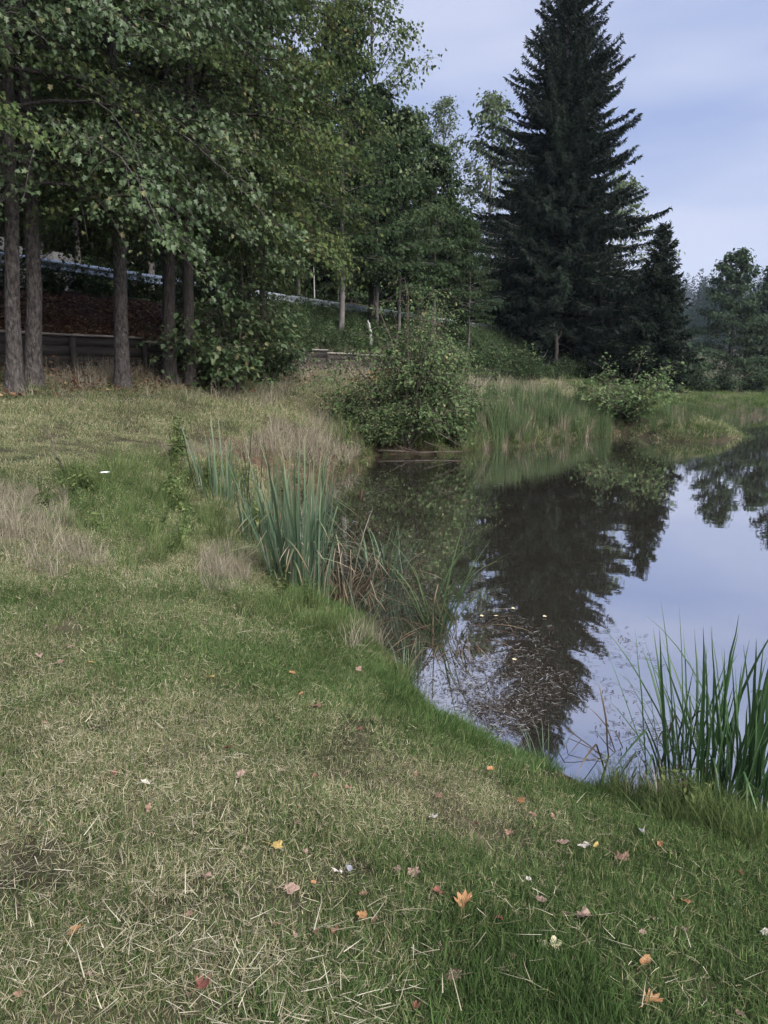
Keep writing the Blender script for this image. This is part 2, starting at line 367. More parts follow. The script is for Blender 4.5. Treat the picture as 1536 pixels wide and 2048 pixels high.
T_TAB = [-60, -42, -7.6, -7.0, -0.6, 0.4, 3.1, 3.65, 4.2, 5.2, 7, 8.3, 9.9, 11.0, 14, 17, 20, 60]
Z_TAB = [26, 22, 4.15, 4.0, 4.0, 3.95, 2.58, 1.92, 1.80, 1.58, 1.27, 1.12, 1.07, .80, .61, .46, .45, .45]
def terrain(x, y):
    x = np.asarray(x, float); y = np.asarray(y, float)
    s, t = st(x, y)
    L = np.interp(t, T_TAB, Z_TAB)
    hill = np.interp(t, [-60, -42, -7.0], [22, 18, 0])
    L = np.where(t < -7, 4 + hill * (1 - sstep(55, 105, s)), L)
    far = sstep(130, 330, y) * 20 * (0.7 + .6 * vnoise(x, y, 60, 3))
    d = pond_sd(x, y)
    n = (vnoise(x, y, 1.7, 1) - .5) * .10 + (vnoise(x, y, .45, 2) - .5) * .045
    land = L * (1 - np.exp(-np.maximum(d, 0) / 1.15)) + np.clip(d / .25, 0, 1) * (.05 + n * np.where((t < -.4) & (t > -7.2), 0, 1)) + far
    return np.where(d > 0, land, -.6 * (1 - np.exp(np.minimum(d, 0) / 1.2)) - .01)

def ground_hit(px, py):
    """where the sight line through a pixel of the photograph meets the land"""
    d = rays(px, py); d = d / np.linalg.norm(d[..., :2], axis=-1, keepdims=True)
    ks = np.geomspace(.8, 150, 150); out = np.full(d.shape[:-1], 150.0); done = np.zeros(d.shape[:-1], bool); pk = np.full(d.shape[:-1], .8)
    for k in ks:
        h = (CAM_H + d[..., 2] * k) < np.maximum(terrain(d[..., 0] * k, d[..., 1] * k), 0)
        new = h & ~done; out = np.where(new, k, out); done |= h
        pk = np.where(done, pk, k)
    lo, hi = pk, out
    for _ in range(8):
        mid = (lo + hi) / 2; h = (CAM_H + d[..., 2] * mid) < np.maximum(terrain(d[..., 0] * mid, d[..., 1] * mid), 0)
        hi = np.where(h, mid, hi); lo = np.where(h, lo, mid)
    P = d * hi[..., None] + np.array([0, 0, CAM_H]); return P
def on_ground(x, y): return np.stack([x, y, terrain(x, y)], -1)
def at_t(px, t, py=700):
    """the point at distance t from the rail in the photograph's column px"""
    d = rays(px, py); k = (t - T0) / (d[0] * TV[0] + d[1] * TV[1]); x, y = d[0] * k, d[1] * k
    return np.array([x, y, float(terrain(np.array([x]), np.array([y]))[0])])

def graded(a, b, c, n, dens):
    """grid lines from a to b, closest together at c"""
    u = np.linspace(np.arcsinh((a - c) / dens), np.arcsinh((b - c) / dens), n); return c + dens * np.sinh(u)
gx = graded(-260, 300, -1, 290, 7.0); gy = graded(-14, 480, 6, 330, 8.0)
GX, GY = np.meshgrid(gx, gy); GZ = terrain(GX, GY)
S_, T_ = st(GX, GY)
GA = np.maximum(sstep(4.3, 3.7, T_) * sstep(-.2, .3, T_) * sstep(21, 17, S_) * .95, sstep(-7.0, -8.2, T_) * .75)
GA = np.maximum(GA, sstep(5.6, 4.2, T_) * sstep(30, 15, S_) * .55 * (T_ > 3))
_pd = pond_sd(GX, GY)
GA = np.maximum(GA, sstep(2.0, .6, _pd) * (_pd > 0) * (GY > 8) * (GX < 1.5) * sstep(.4, .65, vnoise(GX, GY, .6, 41)) * .8)
GA = np.maximum(GA, sstep(.22, .06, _pd) * np.where(GY > 12, .25, .6))
ii = np.arange(len(gy) - 1)[:, None] * len(gx) + np.arange(len(gx) - 1)[None]
F = np.stack([ii, ii + 1, ii + 1 + len(gx), ii + len(gx)], -1).reshape(-1, 4)
link('ground', make_mesh('ground', np.stack([GX, GY, GZ], -1), [F], M['ground'], True, GA.ravel()), kind='structure')
wp = np.array([(-12, .8, 0), (64, -12, 0), (64, 60, 0), (-12, 60, 0)], float)
link('pond_water', make_mesh('pond_water', wp, [np.array([[0, 1, 2, 3]])], M['water']), kind='structure')

# road with edge lines
def strip(name, t0, t1, z, mat, s0=-30, s1=150, n=60):
    s = np.linspace(s0, s1, n); V = []
    for tt in (t0, t1):
        X, Y = xy(s, np.full(n, tt)); V.append(np.stack([X, Y, np.full(n, z)], -1))
    V = np.concatenate(V); i = np.arange(n - 1)[:, None]
    return make_mesh(name, V, [i + np.array([[n, n + 1, 1, 0]])], mat)
road = link('road', strip('road', -6.7, -.9, 4.085, M['asphalt']), kind='structure')
for tt in (-6.4, -1.25): link('edge_line', strip('edge_line', tt - .06, tt + .06, 4.089, M['paint']), parent=road)

# ------------------------------------------------------------------ guard rail
def build_guardrail():
    root = link('guardrail', None, loc=(*xy(-8, 0), 4.0), label='long galvanised steel guardrail along the road embankment behind the trees', cat='guardrail')
    ax = np.array([[U[0], U[1], 0], [TV[0], TV[1], 0], [0, 0, 1]])
    prof = np.array([(0, -.155), (.02, -.155), (.08, -.11), (.08, -.055), (.02, -.02), (.02, .02), (.08, .055), (.08, .11), (.02, .155), (0, .155)])
    inner = prof.copy(); inner[:, 0] -= .012
    ring = np.concatenate([prof, inner[::-1]]); k = len(ring)
    def beam(L):
        V = np.concatenate([np.stack([np.full(k, e), ring[:, 0], ring[:, 1]], -1) for e in (0, L)]) @ ax
        j = np.arange(k); return make_mesh('rail', V, [np.stack([j, (j + 1) % k, (j + 1) % k + k, j + k], -1)], M['zinc'])
    bm = beam(3.985)
    pm = MB(); pm.box((0, 0, -.45), (.05, .03, .62), ax); pmesh = pm.mesh('post', M['zinc'])
    sm = MB(); sm.box((0, .055, 0), (.06, .06, .09), ax); smesh = sm.mesh('spacer', M['zinc'])
    for i in range(22):
        link('rail', bm, root, (U[0] * 4 * i + TV[0] * .13, U[1] * 4 * i + TV[1] * .13, .62))
        for h in (0, 2):
            d = 4 * i + h + .3
            p = link('post', pmesh, root, (U[0] * d, U[1] * d, .62))
            link('spacer', smesh, p)
build_guardrail()

# ------------------------------------------------------------------ low plank retaining wall with board coping
def build_wall():
    root = link('retaining_wall', None, loc=(*xy(14, 3.72), 1.7), label='low dark plank retaining wall with pale weathered boards on top, behind the trees', cat='wall')
    ax = np.array([[U[0], U[1], 0], [TV[0], TV[1], 0], [0, 0, 1]])
    x0, y0 = xy(14, 3.72)
    tops = [2.62, 2.62, 2.60, 2.70, 2.70, 2.62, 2.62, 2.56, 2.60, 2.52, 2.50, 2.46, 2.44]
    for i, tp in enumerate(tops):
        s0 = 3 + i * 2.0
        for j in range(5):
            zc = tp - .11 - j * .205
            mb = MB(); mb.box((0, 0, 0), (.99, .025 + rnd.uniform(-.004, .004), .098), ax)
            px_, py_ = xy(s0 + 1, 3.72 + rnd.uniform(-.008, .008))
            o = link('plank', mb.mesh('plank', M['plank']), root, (px_ - x0, py_ - y0, zc - 1.7))
        mb = MB(); mb.box((0, 0, 0), (.985, .085, .022), ax)
        px_, py_ = xy(s0 + 1, 3.72)
        o = link('coping_board', mb.mesh('coping_board', M['coping']), root, (px_ - x0, py_ - y0, tp + .022 - 1.7))
        o.rotation_euler = (rnd.uniform(-.006, .006), rnd.uniform(-.012, .012), rnd.uniform(-.01, .01))
        mb = MB(); mb.box((0, 0, 0), (.05, .05, .62), ax)
        px_, py_ = xy(s0, 3.80)
        link('post', mb.mesh('post', M['plank']), root, (px_ - x0, py_ - y0, tp - .66 - 1.7))
build_wall()

# concrete parapet on the far side of the road
def build_parapet():
    root = link('concrete_parapet', None, loc=(*xy(18, -7.3), 4.0), label='grey concrete slab wall beside the road, seen between the left trunks', cat='wall')
    ax = np.array([[U[0], U[1], 0], [TV[0], TV[1], 0], [0, 0, 1]])
    for i in range(3):
        h = 2.45 if i else 2.7
        mb = MB(); mb.box((0, 0, h / 2 - .2), (.62, .09, h / 2), ax)
        px_, py_ = xy(17.4 + i * 1.26, -7.3); x0, y0 = xy(18, -7.3)
        link('slab', mb.mesh('slab', M['concrete']), root, (px_ - x0, py_ - y0, rnd.uniform(-.03, .03)))
build_parapet()

# ------------------------------------------------------------------ trees
def broadleaf(name, seed, H, r0, base, Rc, nl, leaf, per, mats, droop=.5, rise=.35, ns=7, detail=1, lean=(0, 0), jit=.16, top=1.9, side_len=.5, fork=None, trunk_sides=9):
    g = np.random.default_rng(seed)
    nt = 14; q = np.concatenate([[0, .012, .026, .05], np.linspace(.1, 1, nt - 4)])
    wob = np.cumsum(g.normal(0, .035, (nt, 2)), 0) * (H / 14); wob -= wob[3]; wob[:3] = 0
    TP = np.stack([wob[:, 0] + lean[0] * q * H, wob[:, 1] + lean[1] * q * H, q * H - .15], -1)
    TR = r0 * (1 - q) ** .8 + .012; TR[0] *= 1.9; TR[1] *= 1.45; TR[2] *= 1.17; TR[3] *= 1.05
    tb = MB(); tb.tube(TP, TR, trunk_sides, rough=.10)
    # limbs
    f = (np.arange(nl) + g.random(nl)) / nl
    h = base + (H * .985 - base) * f; u = (h - base) / (H - base)
    env = Rc * (1 - u ** top) * (.72 + .28 * np.sin(np.pi * np.clip(u * 1.3 + .15, 0, 1))) * g.uniform(.72, 1.12, nl) + .25
    az = np.arange(nl) * 2.39996 + g.normal(0, .25, nl)
    k = 7; qq = np.linspace(0, 1, k)[None]
    ox = np.interp(h, q * H, TP[:, 0]); oy = np.interp(h, q * H, TP[:, 1])
    rs = (rise + .9 * u ** 2)[:, None]
    r_ = env[:, None] * qq; dz = env[:, None] * (rs * qq - droop * (1 - u[:, None]) * qq ** 2.2)
    wig = np.cumsum(g.normal(0, .05, (nl, k)), 1) * env[:, None] * .5
    ca, sa = np.cos(az)[:, None], np.sin(az)[:, None]
    LP = np.stack([ox[:, None] + r_ * ca - wig * sa, oy[:, None] + r_ * sa + wig * ca, h[:, None] + dz], -1)
    lr = (np.interp(h, q * H, TR) * .22 + .007)[:, None] * (1 - qq) ** .9 + .006
    V, Fq = tubes_batch(LP, lr, 5); tb.add(V, Fq)
    # side branches
    qs = np.linspace(.22, .98, ns); ids = np.repeat(np.arange(nl), ns * 2)
    qi = np.tile(np.repeat(qs, 2), nl) + g.normal(0, .03, nl * ns * 2); qi = np.clip(qi, .1, 1)
    sgn = np.tile([-1, 1], nl * ns)
    B = np.stack([np.array([np.interp(qi[a], qq[0], LP[i, :, c]) for a, i in enumerate(ids)]) for c in range(3)], -1)
    baz = az[ids] + sgn * g.uniform(.45, 1.15, len(ids)); bl = env[ids] * side_len * (1.15 - .75 * qi) * g.uniform(.6, 1.15, len(ids)) + .12
    k2 = 5; q2 = np.linspace(0, 1, k2)[None]
    up = g.uniform(.0, .35, len(ids))[:, None]; dr = (droop * .8 * (1 - u[ids]) + .1)[:, None]
    SP = np.stack([B[:, 0:1] + np.cos(baz)[:, None] * bl[:, None] * q2, B[:, 1:2] + np.sin(baz)[:, None] * bl[:, None] * q2,
                   B[:, 2:3] + bl[:, None] * (up * q2 - dr * q2 ** 2)], -1)
    V, Fq = tubes_batch(SP, (bl[:, None] * .008 + .003) * (1 - .7 * q2), 3); tb.add(V, Fq)
    # leaves
    m = len(ids); tot = m * per
    bi = np.repeat(np.arange(m), per); a = g.random(tot) ** .75
    P = np.stack([SP[bi, 0, c] + (SP[bi, -1, c] - SP[bi, 0, c]) * a for c in range(3)], -1)
    P[:, 2] += bl[bi] * (up[bi, 0] * a - dr[bi, 0] * a ** 2) - (SP[bi, -1, 2] - SP[bi, 0, 2]) * a
    P += g.normal(0, 1, (tot, 3)) * np.array([jit, jit, jit * .55])
    da = baz[bi] + g.normal(0, .8, tot); pit = g.uniform(-1.35, .0, tot)
    D = np.stack([np.cos(da) * np.cos(pit), np.sin(da) * np.cos(pit), np.sin(pit)], -1)
    N = np.stack([g.normal(0, .45, tot), g.normal(0, .45, tot), np.ones(tot)], -1)
    S = leaf * g.uniform(.6, 1.25, tot)
    V, Fl, kk = leaves_arr(P, D, N, S, detail=detail)
    cl = np.clip(.45 + .5 * (vnoise(P[:, 0] + P[:, 2], P[:, 1] * 1.3 + P[:, 2] * .7, .9, seed % 50) - .5) + g.normal(0, .2, tot), 0, 1)
    crown = make_mesh(name + '_crown', V, list(Fl) if isinstance(Fl, tuple) else [Fl], mats[1], False, np.repeat(cl, kk))
    return tb.mesh(name + '_trunk', mats[0], True), crown

def spruce(name, seed, H, Rb, base, mats, dens=1.0, wid=.075, upturn=1.0, pw=.85):
    g = np.random.default_rng(seed); tb = MB()
    q = np.linspace(0, 1, 14); tb.tube(np.stack([0 * q, 0 * q, q * H], -1), (Rb * .055) * (1 - q) ** .9 + .015, 9, rough=.08)
    hs = []; h = base
    while h < H * .985:
        hs.append(h); h += (.42 - .22 * h / H) / dens * (H / 24) ** .5
    hh = []; aa = []; ll = []
    for h in hs:
        u = (h - base) / (H - base); n = int(9 - 4 * u)
        for j in range(n):
            hh.append(h + g.uniform(-.12, .12)); aa.append(g.uniform(0, 6.283))
            ll.append((Rb * (1 - u) ** pw * (.9 + .1 * math.sin(u * 40)) * g.uniform(.66, 1.1) * (1 - .25 * max(0, .18 - u) / .18) + .18))
    hh, aa, ll = map(np.array, (hh, aa, ll)); uu = (hh - base) / (H - base); nb = len(hh)
    k = 8; qq = np.linspace(0, 1, k)[None]
    def zoff(qv, uv, lv):
        s = -.28 + .95 * uv ** 1.5
        return lv * (s * qv - .28 * (1 - uv) * qv ** 2 + (.30 * (1 - .5 * uv)) * upturn * qv ** 4)
    z = hh[:, None] + zoff(qq, uu[:, None], ll[:, None])
    LP = np.stack([ll[:, None] * qq * np.cos(aa)[:, None], ll[:, None] * qq * np.sin(aa)[:, None], z], -1)
    V, Fq = tubes_batch(LP, (ll[:, None] * .009 + .006) * (1 - .8 * qq), 4); tb.add(V, Fq)
    cnt = np.maximum((ll / .11 * dens).astype(int), 4); bi = np.repeat(np.arange(nb), (cnt * 4.6).astype(int)); tot = len(bi)
    a = g.random(tot) ** .7; kind = g.random(tot); sg = np.where(g.random(tot) < .5, -1, 1)
    P = np.stack([ll[bi] * a * np.cos(aa[bi]), ll[bi] * a * np.sin(aa[bi]), hh[bi] + zoff(a, uu[bi], ll[bi])], -1)
    tl = (.20 + .10 * ll[bi] * (1.05 - a)) * g.uniform(.6, 1.4, tot)
    da = aa[bi] + sg * g.uniform(.25, 1.2, tot)
    pit = np.where(kind < .55, g.uniform(-.75, .25, tot), g.uniform(-1.45, -.8, tot)) + .5 * uu[bi]
    D = np.stack([np.cos(da) * np.cos(pit), np.sin(da) * np.cos(pit), np.sin(pit)], -1)
    N = g.normal(0, 1, (tot, 3))
    V, Fl, kk = leaves_arr(P, D, N, tl, wid=.26)
    cl = np.clip(.45 + g.normal(0, .22, tot) + .25 * (a - .5), 0, 1)
    return tb.mesh(name + '_trunk', mats[0], True), make_mesh(name + '_crown', V, [Fl], mats[1], False, np.repeat(cl, kk))

def plant_tree(name, meshes, loc, rz, label, cat='tree', group=None, scale=1.0, parts=('trunk', 'crown'), lean=0.0):
    r = link(name, None, loc=tuple(loc), rz=rz, label=label, cat=cat, group=group, scale=scale)
    if lean: r.rotation_mode = 'ZYX'; r.rotation_euler = (0, lean, rz)
    for nm, me in zip(parts, meshes):
        o = link(nm, me, r)
        if nm in ('crown', 'foliage', 'leaves'): o['kind'] = 'stuff'
    return r

# --- row of big maples along the foot of the embankment
big = [broadleaf('maple_a', 21, 16.0, .125, 3.3, 4.1, 54, .086, 46, (M['bark'], M['maple']), droop=.75, detail=3, jit=.14),
       broadleaf('maple_b', 22, 17.5, .132, 3.2, 3.8, 56, .086, 46, (M['bark'], M['maple']), droop=.70, detail=3, jit=.14),
       broadleaf('maple_c', 23, 15.0, .125, 3.0, 3.7, 50, .084, 46, (M['bark_dark'], M['maple_light']), droop=.6, detail=3, jit=.14)]
BIGG = 'maples along the foot of the embankment'
for px, t, k, rz, sc, lab in [
        (22, 5.0, 0, .6, 1.0, 'leftmost tall maple with a straight grey trunk, half of the twin trunks'),
        (61, 4.8, 1, 2.4, 1.0, 'tall maple whose grey trunk stands directly right of the leftmost trunk'),
        (240, 5.0, 1, 4.1, 1.02, 'tall maple with a thick single grey trunk between the twin trunks and the dark pair'),
        (336, 4.8, 2, 1.3, 1.1, 'left one of the two dark maple trunks standing close together'),
        (376, 5.1, 2, 3.6, 1.0, 'right one of the two dark maple trunks standing close together'),
        (490, 4.3, 2, 5.2, (.76, .76, 1.0), 'slimmer maple at the right end of the row, its trunk half hidden by leaves')]:
    plant_tree('maple_tree', big[k], at_t(px, t), rz, lab, group=BIGG, scale=sc, lean=.075 if px < 100 else .045)
for px, t, k, rz, sc, lab in [(-110, 5.0, 2, 2.0, 1.0, 'tall maple beyond the left edge whose leafy boughs hang into the top left corner'),
                              (528, 5.0, 2, 4.4, (.62, .62, 1.1), 'yellowish green maple at the right end of the dark leafy row')]:
    plant_tree('maple_tree', big[k], at_t(px, t), rz, lab, group=BIGG, scale=sc)

# --- slender trees on the embankment
slim = [broadleaf('slim_a', 31, 14.0, .12, 3.4, 2.9, 46, .21, 17, (M['bark_grey'], M['wood_leaf']), droop=.35, jit=.2),
        broadleaf('slim_b', 32, 12.5, .10, 3.0, 2.7, 44, .21, 17, (M['bark_grey'], M['wood_leaf']), droop=.45, jit=.2),
        broadleaf('open_tree', 33, 17.0, .16, 5.0, 3.2, 40, .20, 8, (M['bark_dark'], M['pale_leaf']), droop=.1, rise=.7, jit=.22)]
for px, t, k, rz, sc, lab in [
        (683, 2.2, 0, .4, .80, 'slender grey-trunked tree in front of the guardrail, the left of two'),
        (752, 1.6, 1, 2.0, .76, 'slender grey-trunked tree in front of the guardrail, the right of two'),
        (936, 3.0, 1, 3.4, .5, 'small slim tree just left of the big dark spruce'),
        (742, -2.2 + 3.4, 2, 1.0, .84, 'tall open-crowned tree whose feathery top stands against the sky left of the spruce'),
        (835, 1.0, 0, 4.4, .70, 'bushy tree with a dense rounded crown in front of the road, left of the spruce'),
        (800, 2.3, 1, 5.0, .74, 'bushy tree directly right of the two slender trunks, its leaves hanging low'),
        (868, 2.2, 1, 1.2, .70, 'bushy tree behind the big alder bush, its leaves hanging low'),
        (893, 1.4, 0, 2.7, .5, 'bushy tree between the alder bush and the huge spruce'),
        (880, -8.5, 2, 2.2, 1.05, 'pale open tree behind the road with a ragged top against the sky')]:
    plant_tree('slender_tree', slim[k], at_t(px, t), rz, lab, group='slender trees on the embankment', scale=sc)

# --- wood on the hill behind the road
hillm = [broadleaf('hill_a', 41, 17.0, .17, 2.0, 3.8, 48, .30, 16, (M['bark_dark'], M['wood_leaf']), droop=.4, jit=.28),
         broadleaf('hill_b', 42, 19.0, .17, 3.0, 3.5, 48, .30, 16, (M['bark_grey'], M['wood_leaf']), droop=.35, jit=.28),
         spruce('hill_spruce', 43, 18.0, 3.0, 2.0, (M['bark_dark'], M['needle']), dens=.6)]
g = np.random.default_rng(5)
k = 0
for row, tt in enumerate([-9.5, -12.5, -16, -20, -25]):
    for s in np.arange(2 + row * 1.2, 70 - row * 2, 2.7 + row * .3):
        s_ = s + g.uniform(-1, 1); t_ = tt + g.uniform(-1, 1)
        x, y = xy(s_, t_); az = math.degrees(math.atan2(x, y))
        if az > 15 or az < -44: continue
        kk = 2 if g.random() < .22 else int(g.random() < .55)
        nm = 'hill_spruce' if kk == 2 else 'hill_tree'
        sc = g.uniform(.66, .95) * (1 - .012 * max(0, s_ - 30))
        lab = 'spruce of the dark wood on the slope behind the road' if kk == 2 else 'leafy tree of the dark wood on the slope behind the road'
        plant_tree(nm, hillm[kk], on_ground(np.array([x]), np.array([y]))[0], g.uniform(0, 6), lab, group=('spruces' if kk == 2 else 'leafy trees') + ' in the wood behind the road', scale=sc)
for px, t, h, lab in [(630, -8.6, 5.5, 'thin pale bare birch stem behind the guardrail'), (677, -9.2, 5.0, 'second thin pale stem behind the guardrail, right of the palest one')]:
    p = at_t(px, t); mb = MB(); q = np.linspace(0, 1, 7); mb.tube(np.stack([.02 * np.sin(q * 5), .02 * q, q * h - .2], -1), .05 - .025 * q, 7)
    ro = link('bare_birch', None, loc=tuple(p), label=lab, cat='birch', group='pale birches behind the guardrail')
    link('trunk', mb.mesh('trunk', M['birch'], True), ro)
    mb = MB(); mb.tube(np.stack([.3 * q, .1 * q, h * .7 + .5 * q], -1), .02 - .014 * q, 5); link('branch', mb.mesh('branch', M['twig'], True), ro)

# --- spruces
sp_big = spruce('big_spruce', 51, 25.0, 9.3, .9, (M['bark_grey'], M['needle']), dens=1.42, pw=.92)
plant_tree('spruce_tree', sp_big, at_t(1110, 3.6), .4, 'huge dark spruce with drooping boughs towering over the pond', cat='spruce')
sp_small = spruce('small_spruce', 52, 8.5, 2.7, .3, (M['bark_dark'], M['needle']), dens=1.3)
p = at_z(1312, 775, .6)
def far_at(px, dist, py=760):
    d = rays(px, py); d = d / np.linalg.norm(d[:2]); x, y = d[0] * dist, d[1] * dist
    return np.array([x, y, float(terrain(np.array([x]), np.array([y]))[0])])
plant_tree('spruce_tree', sp_small, far_at(1308, 44), 1.4, 'small dark spruce standing right of the huge spruce', cat='spruce')

# --- leafy trees beside and behind the big spruce
side = [broadleaf('side_a', 61, 15.0, .15, 2.5, 3.0, 36, .26, 8, (M['bark_grey'], M['pale_leaf']), droop=.25, rise=.6, jit=.3),
        broadleaf('side_b', 62, 13.0, .17, 2.0, 3.6, 30, .24, 8, (M['bark_dark'], M['pale_leaf']), droop=.3, rise=.5, jit=.3)]
for px, dist, k, rz, sc, lab in [(972, 62, 0, .2, 1.22, 'pale leafy tree rising behind the left flank of the huge spruce'),
                                 (1226, 60, 1, 1.9, 1.08, 'leafy tree poking out to the right of the huge spruce')]:
    plant_tree('leafy_tree', side[k], far_at(px, dist), rz, lab, group='leafy trees around the huge spruce', scale=sc)
fard = [broadleaf('far_a', 71, 13.0, .2, 1.0, 4.6, 32, .32, 20, (M['bark_dark'], M['far_leaf']), droop=.25, rise=.35, jit=.32),
        broadleaf('far_b', 72, 12.0, .18, 1.0, 4.4, 30, .32, 18, (M['bark_dark'], M['far_leaf']), droop=.3, rise=.35, jit=.32)]
for px, dist, k, rz, sc, lab in [(1455, 76, 0, .3, .88, 'round-topped dark tree across the pond, right of the small spruce'),
                                 (1534, 78, 1, 2.2, .84, 'dark tree cut by the right edge across the pond'),
                                 (1590, 80, 0, 4.0, 1.1, 'dark tree just beyond the right edge across the pond'),
                                 (1680, 84, 1, 1.0, 1.1, 'second dark tree beyond the right edge across the pond')]:
    plant_tree('far_tree', fard[k], far_at(px, dist), rz, lab, group='trees across the pond', scale=sc)

# ------------------------------------------------------------------ shrubs
def shrub(name, seed, H, W, ns, leaf, per, mats, arch=.5, jit=.12, detail=1, stem=.022):
    g = np.random.default_rng(seed); tb = MB()
    az = g.uniform(0, 6.283, ns); out = W * np.sqrt(g.random(ns)) * .95; top = H * (1 - .5 * (out / W) ** 2) * g.uniform(.45, 1.12, ns)
    k = 7; q = np.linspace(0, 1, k)[None]
    LP = np.stack([np.cos(az)[:, None] * out[:, None] * q ** 1.3, np.sin(az)[:, None] * out[:, None] * q ** 1.3,
                   top[:, None] * (q + arch * .6 * q * (1 - q)) - .1], -1) + np.cumsum(g.normal(0, .02 * H, (ns, k, 3)), 1) * q[..., None]
    V, F_ = tubes_batch(LP, stem * (1 - .75 * q) * g.uniform(.5, 1.2, ns)[:, None], 4); tb.add(V, F_)
    nb = 9; bi = np.repeat(np.arange(ns), nb); qa = g.uniform(.22, 1, len(bi)); m = len(bi)
    B = np.stack([np.array([np.interp(qa[a], q[0], LP[i, :, c]) for a, i in enumerate(bi)]) for c in range(3)], -1)
    ba = az[bi] + g.normal(0, 1.2, m); bl = H * .22 * g.uniform(.5, 1.3, m); pz = g.uniform(-.25, .7, m)
    q2 = np.linspace(0, 1, 4)[None]
    SP = np.stack([B[:, 0:1] + np.cos(ba)[:, None] * bl[:, None] * q2, B[:, 1:2] + np.sin(ba)[:, None] * bl[:, None] * q2, B[:, 2:3] + bl[:, None] * (pz[:, None] * q2 - .25 * q2 ** 2)], -1)
    V, F_ = tubes_batch(SP, .006 * (1 - .6 * q2) * np.ones((m, 1)), 3); tb.add(V, F_)
    bj = np.repeat(np.arange(m), per); tot = len(bj); a = g.random(tot)
    P = B[bj] + (SP[bj, -1] - B[bj]) * a[:, None] + g.normal(0, jit, (tot, 3)) * [1, 1, .7]
    P[:, 2] = np.maximum(P[:, 2], .03)
    da = ba[bj] + g.normal(0, .9, tot); pit = g.uniform(-1., .35, tot)
    D = np.stack([np.cos(da) * np.cos(pit), np.sin(da) * np.cos(pit), np.sin(pit)], -1)
    N = np.stack([g.normal(0, .5, tot), g.normal(0, .5, tot), np.ones(tot)], -1)
    V, Fl, kk = leaves_arr(P, D, N, leaf * g.uniform(.6, 1.3, tot), detail=detail)
    cl = np.clip(.5 + g.normal(0, .24, tot), 0, 1)
    return tb.mesh(name + '_stems', mats[0], True), make_mesh(name + '_foliage', V, [Fl], mats[1], False, np.repeat(cl, kk))
SPART = ('stems', 'foliage')
sh_alder = shrub('alder', 81, 3.2, 1.5, 44, .062, 24, (M['twig'], M['alder']), jit=.10, detail=2)
p = ground_hit(815, 893); plant_tree('alder_shrub', sh_alder, p, .5, 'big leafy alder bush hanging over the far waterline', cat='bush', parts=SPART, scale=(1.2, 1.1, 1.3))
p = ground_hit(870, 838); plant_tree('alder_shrub', sh_alder, p, 2.6, 'taller alder shoots rising behind the right side of the big alder bush', cat='bush', parts=SPART, scale=(.8, .8, 1.0))
p = ground_hit(760, 895); plant_tree('alder_shrub', sh_alder, p, 4.4, 'low alder growth merging with the left side of the big alder bush', cat='bush', parts=SPART, scale=(.7, .7, .55))
sh_low = shrub('low_alder', 82, 1.15, .55, 12, .075, 14, (M['twig'], M['alder']), jit=.07, detail=2)
p = ground_hit(690, 862); plant_tree('alder_shrub', sh_low, p, .9, 'small leafy shrub left of the big alder bush', cat='bush', parts=SPART)
p = ground_hit(905, 880); plant_tree('alder_shrub', sh_low, p, 2.9, 'low shrub on the waterline right of the big alder bush', cat='bush', parts=SPART, scale=1.2)
sh_maple = shrub('maple_under', 83, 3.4, 1.5, 30, .12, 18, (M['twig'], M['maple']), jit=.13, detail=2)
plant_tree('maple_shrub', sh_maple, at_t(470, 5.6), .2, 'dense leafy maple bush at the foot of the dark trunks', cat='bush', parts=SPART)
plant_tree('maple_shrub', sh_maple, at_t(528, 4.7), 2.2, 'leafy maple bush right of the dense one, under the yellowish maple', cat='bush', parts=SPART, scale=.75)
plant_tree('maple_shrub', sh_maple, at_t(410, 3.0), 4.2, 'leafy bush growing on the embankment behind the dark trunks', cat='bush', parts=SPART, scale=.95)
sh_bank = shrub('willow', 84, 2.2, 1.5, 24, .11, 12, (M['twig'], M['alder']), jit=.16)
p = ground_hit(1255, 842); plant_tree('willow_shrub', sh_bank, p, .2, 'rounded willow bush at the end of the reed belt', cat='bush', parts=SPART, scale=1.05)
sh_dark = shrub('dark_bush', 85, 1.6, 1.5, 20, .13, 12, (M['twig'], M['wood_leaf']), jit=.2)
for i, (px, t, sc, lab) in enumerate([(800, 3.4, 1.2, 'bush on the slope behind the big alder bush'), (880, 3.6, 1.0, 'bush on the slope left of the slim tree near the spruce'),
                                      (960, 4.4, 1.1, 'dark bush on the slope below the slim tree'), (1020, 5.0, 1.15, 'dark bush at the left foot of the huge spruce'),
                                      (1130, 5.2, .9, 'dark bush at the right foot of the huge spruce'), (1180, 5.5, 1.0, 'dark bush between the huge spruce and the willow bush')]):
    plant_tree('dark_shrub', sh_dark, at_t(px, t), i * 1.1, lab, cat='bush', group='bushes on the slope below the spruce', parts=SPART, scale=sc)
sh_far = shrub('far_bush', 86, 2.6, 1.9, 20, .22, 12, (M['twig'], M['far_leaf']), jit=.25)
for i, (px, dist, sc, lab) in enumerate([(1362, 62, 1.35, 'tall rounded grey-green bush right of the small spruce'), (1395, 48, .6, 'low bush on the far shore, first from the small spruce'),
                                         (1450, 50, .62, 'low bush on the far shore below the round-topped tree'), (1510, 52, .7, 'low bush on the far shore at the right edge'),
                                         (1335, 46, .55, 'low bush on the far shore below the small spruce')]):
    plant_tree('far_shrub', sh_far, far_at(px, dist), i * 1.3, lab, cat='bush', group='bushes across the pond', parts=SPART, scale=sc)

# --- far wooded ridge: one mass of conifers
fs = spruce('ridge_spruce', 91, 13.0, 2.6, .5, (M['bark_dark'], M['needle2']), dens=.32, wid=.3)

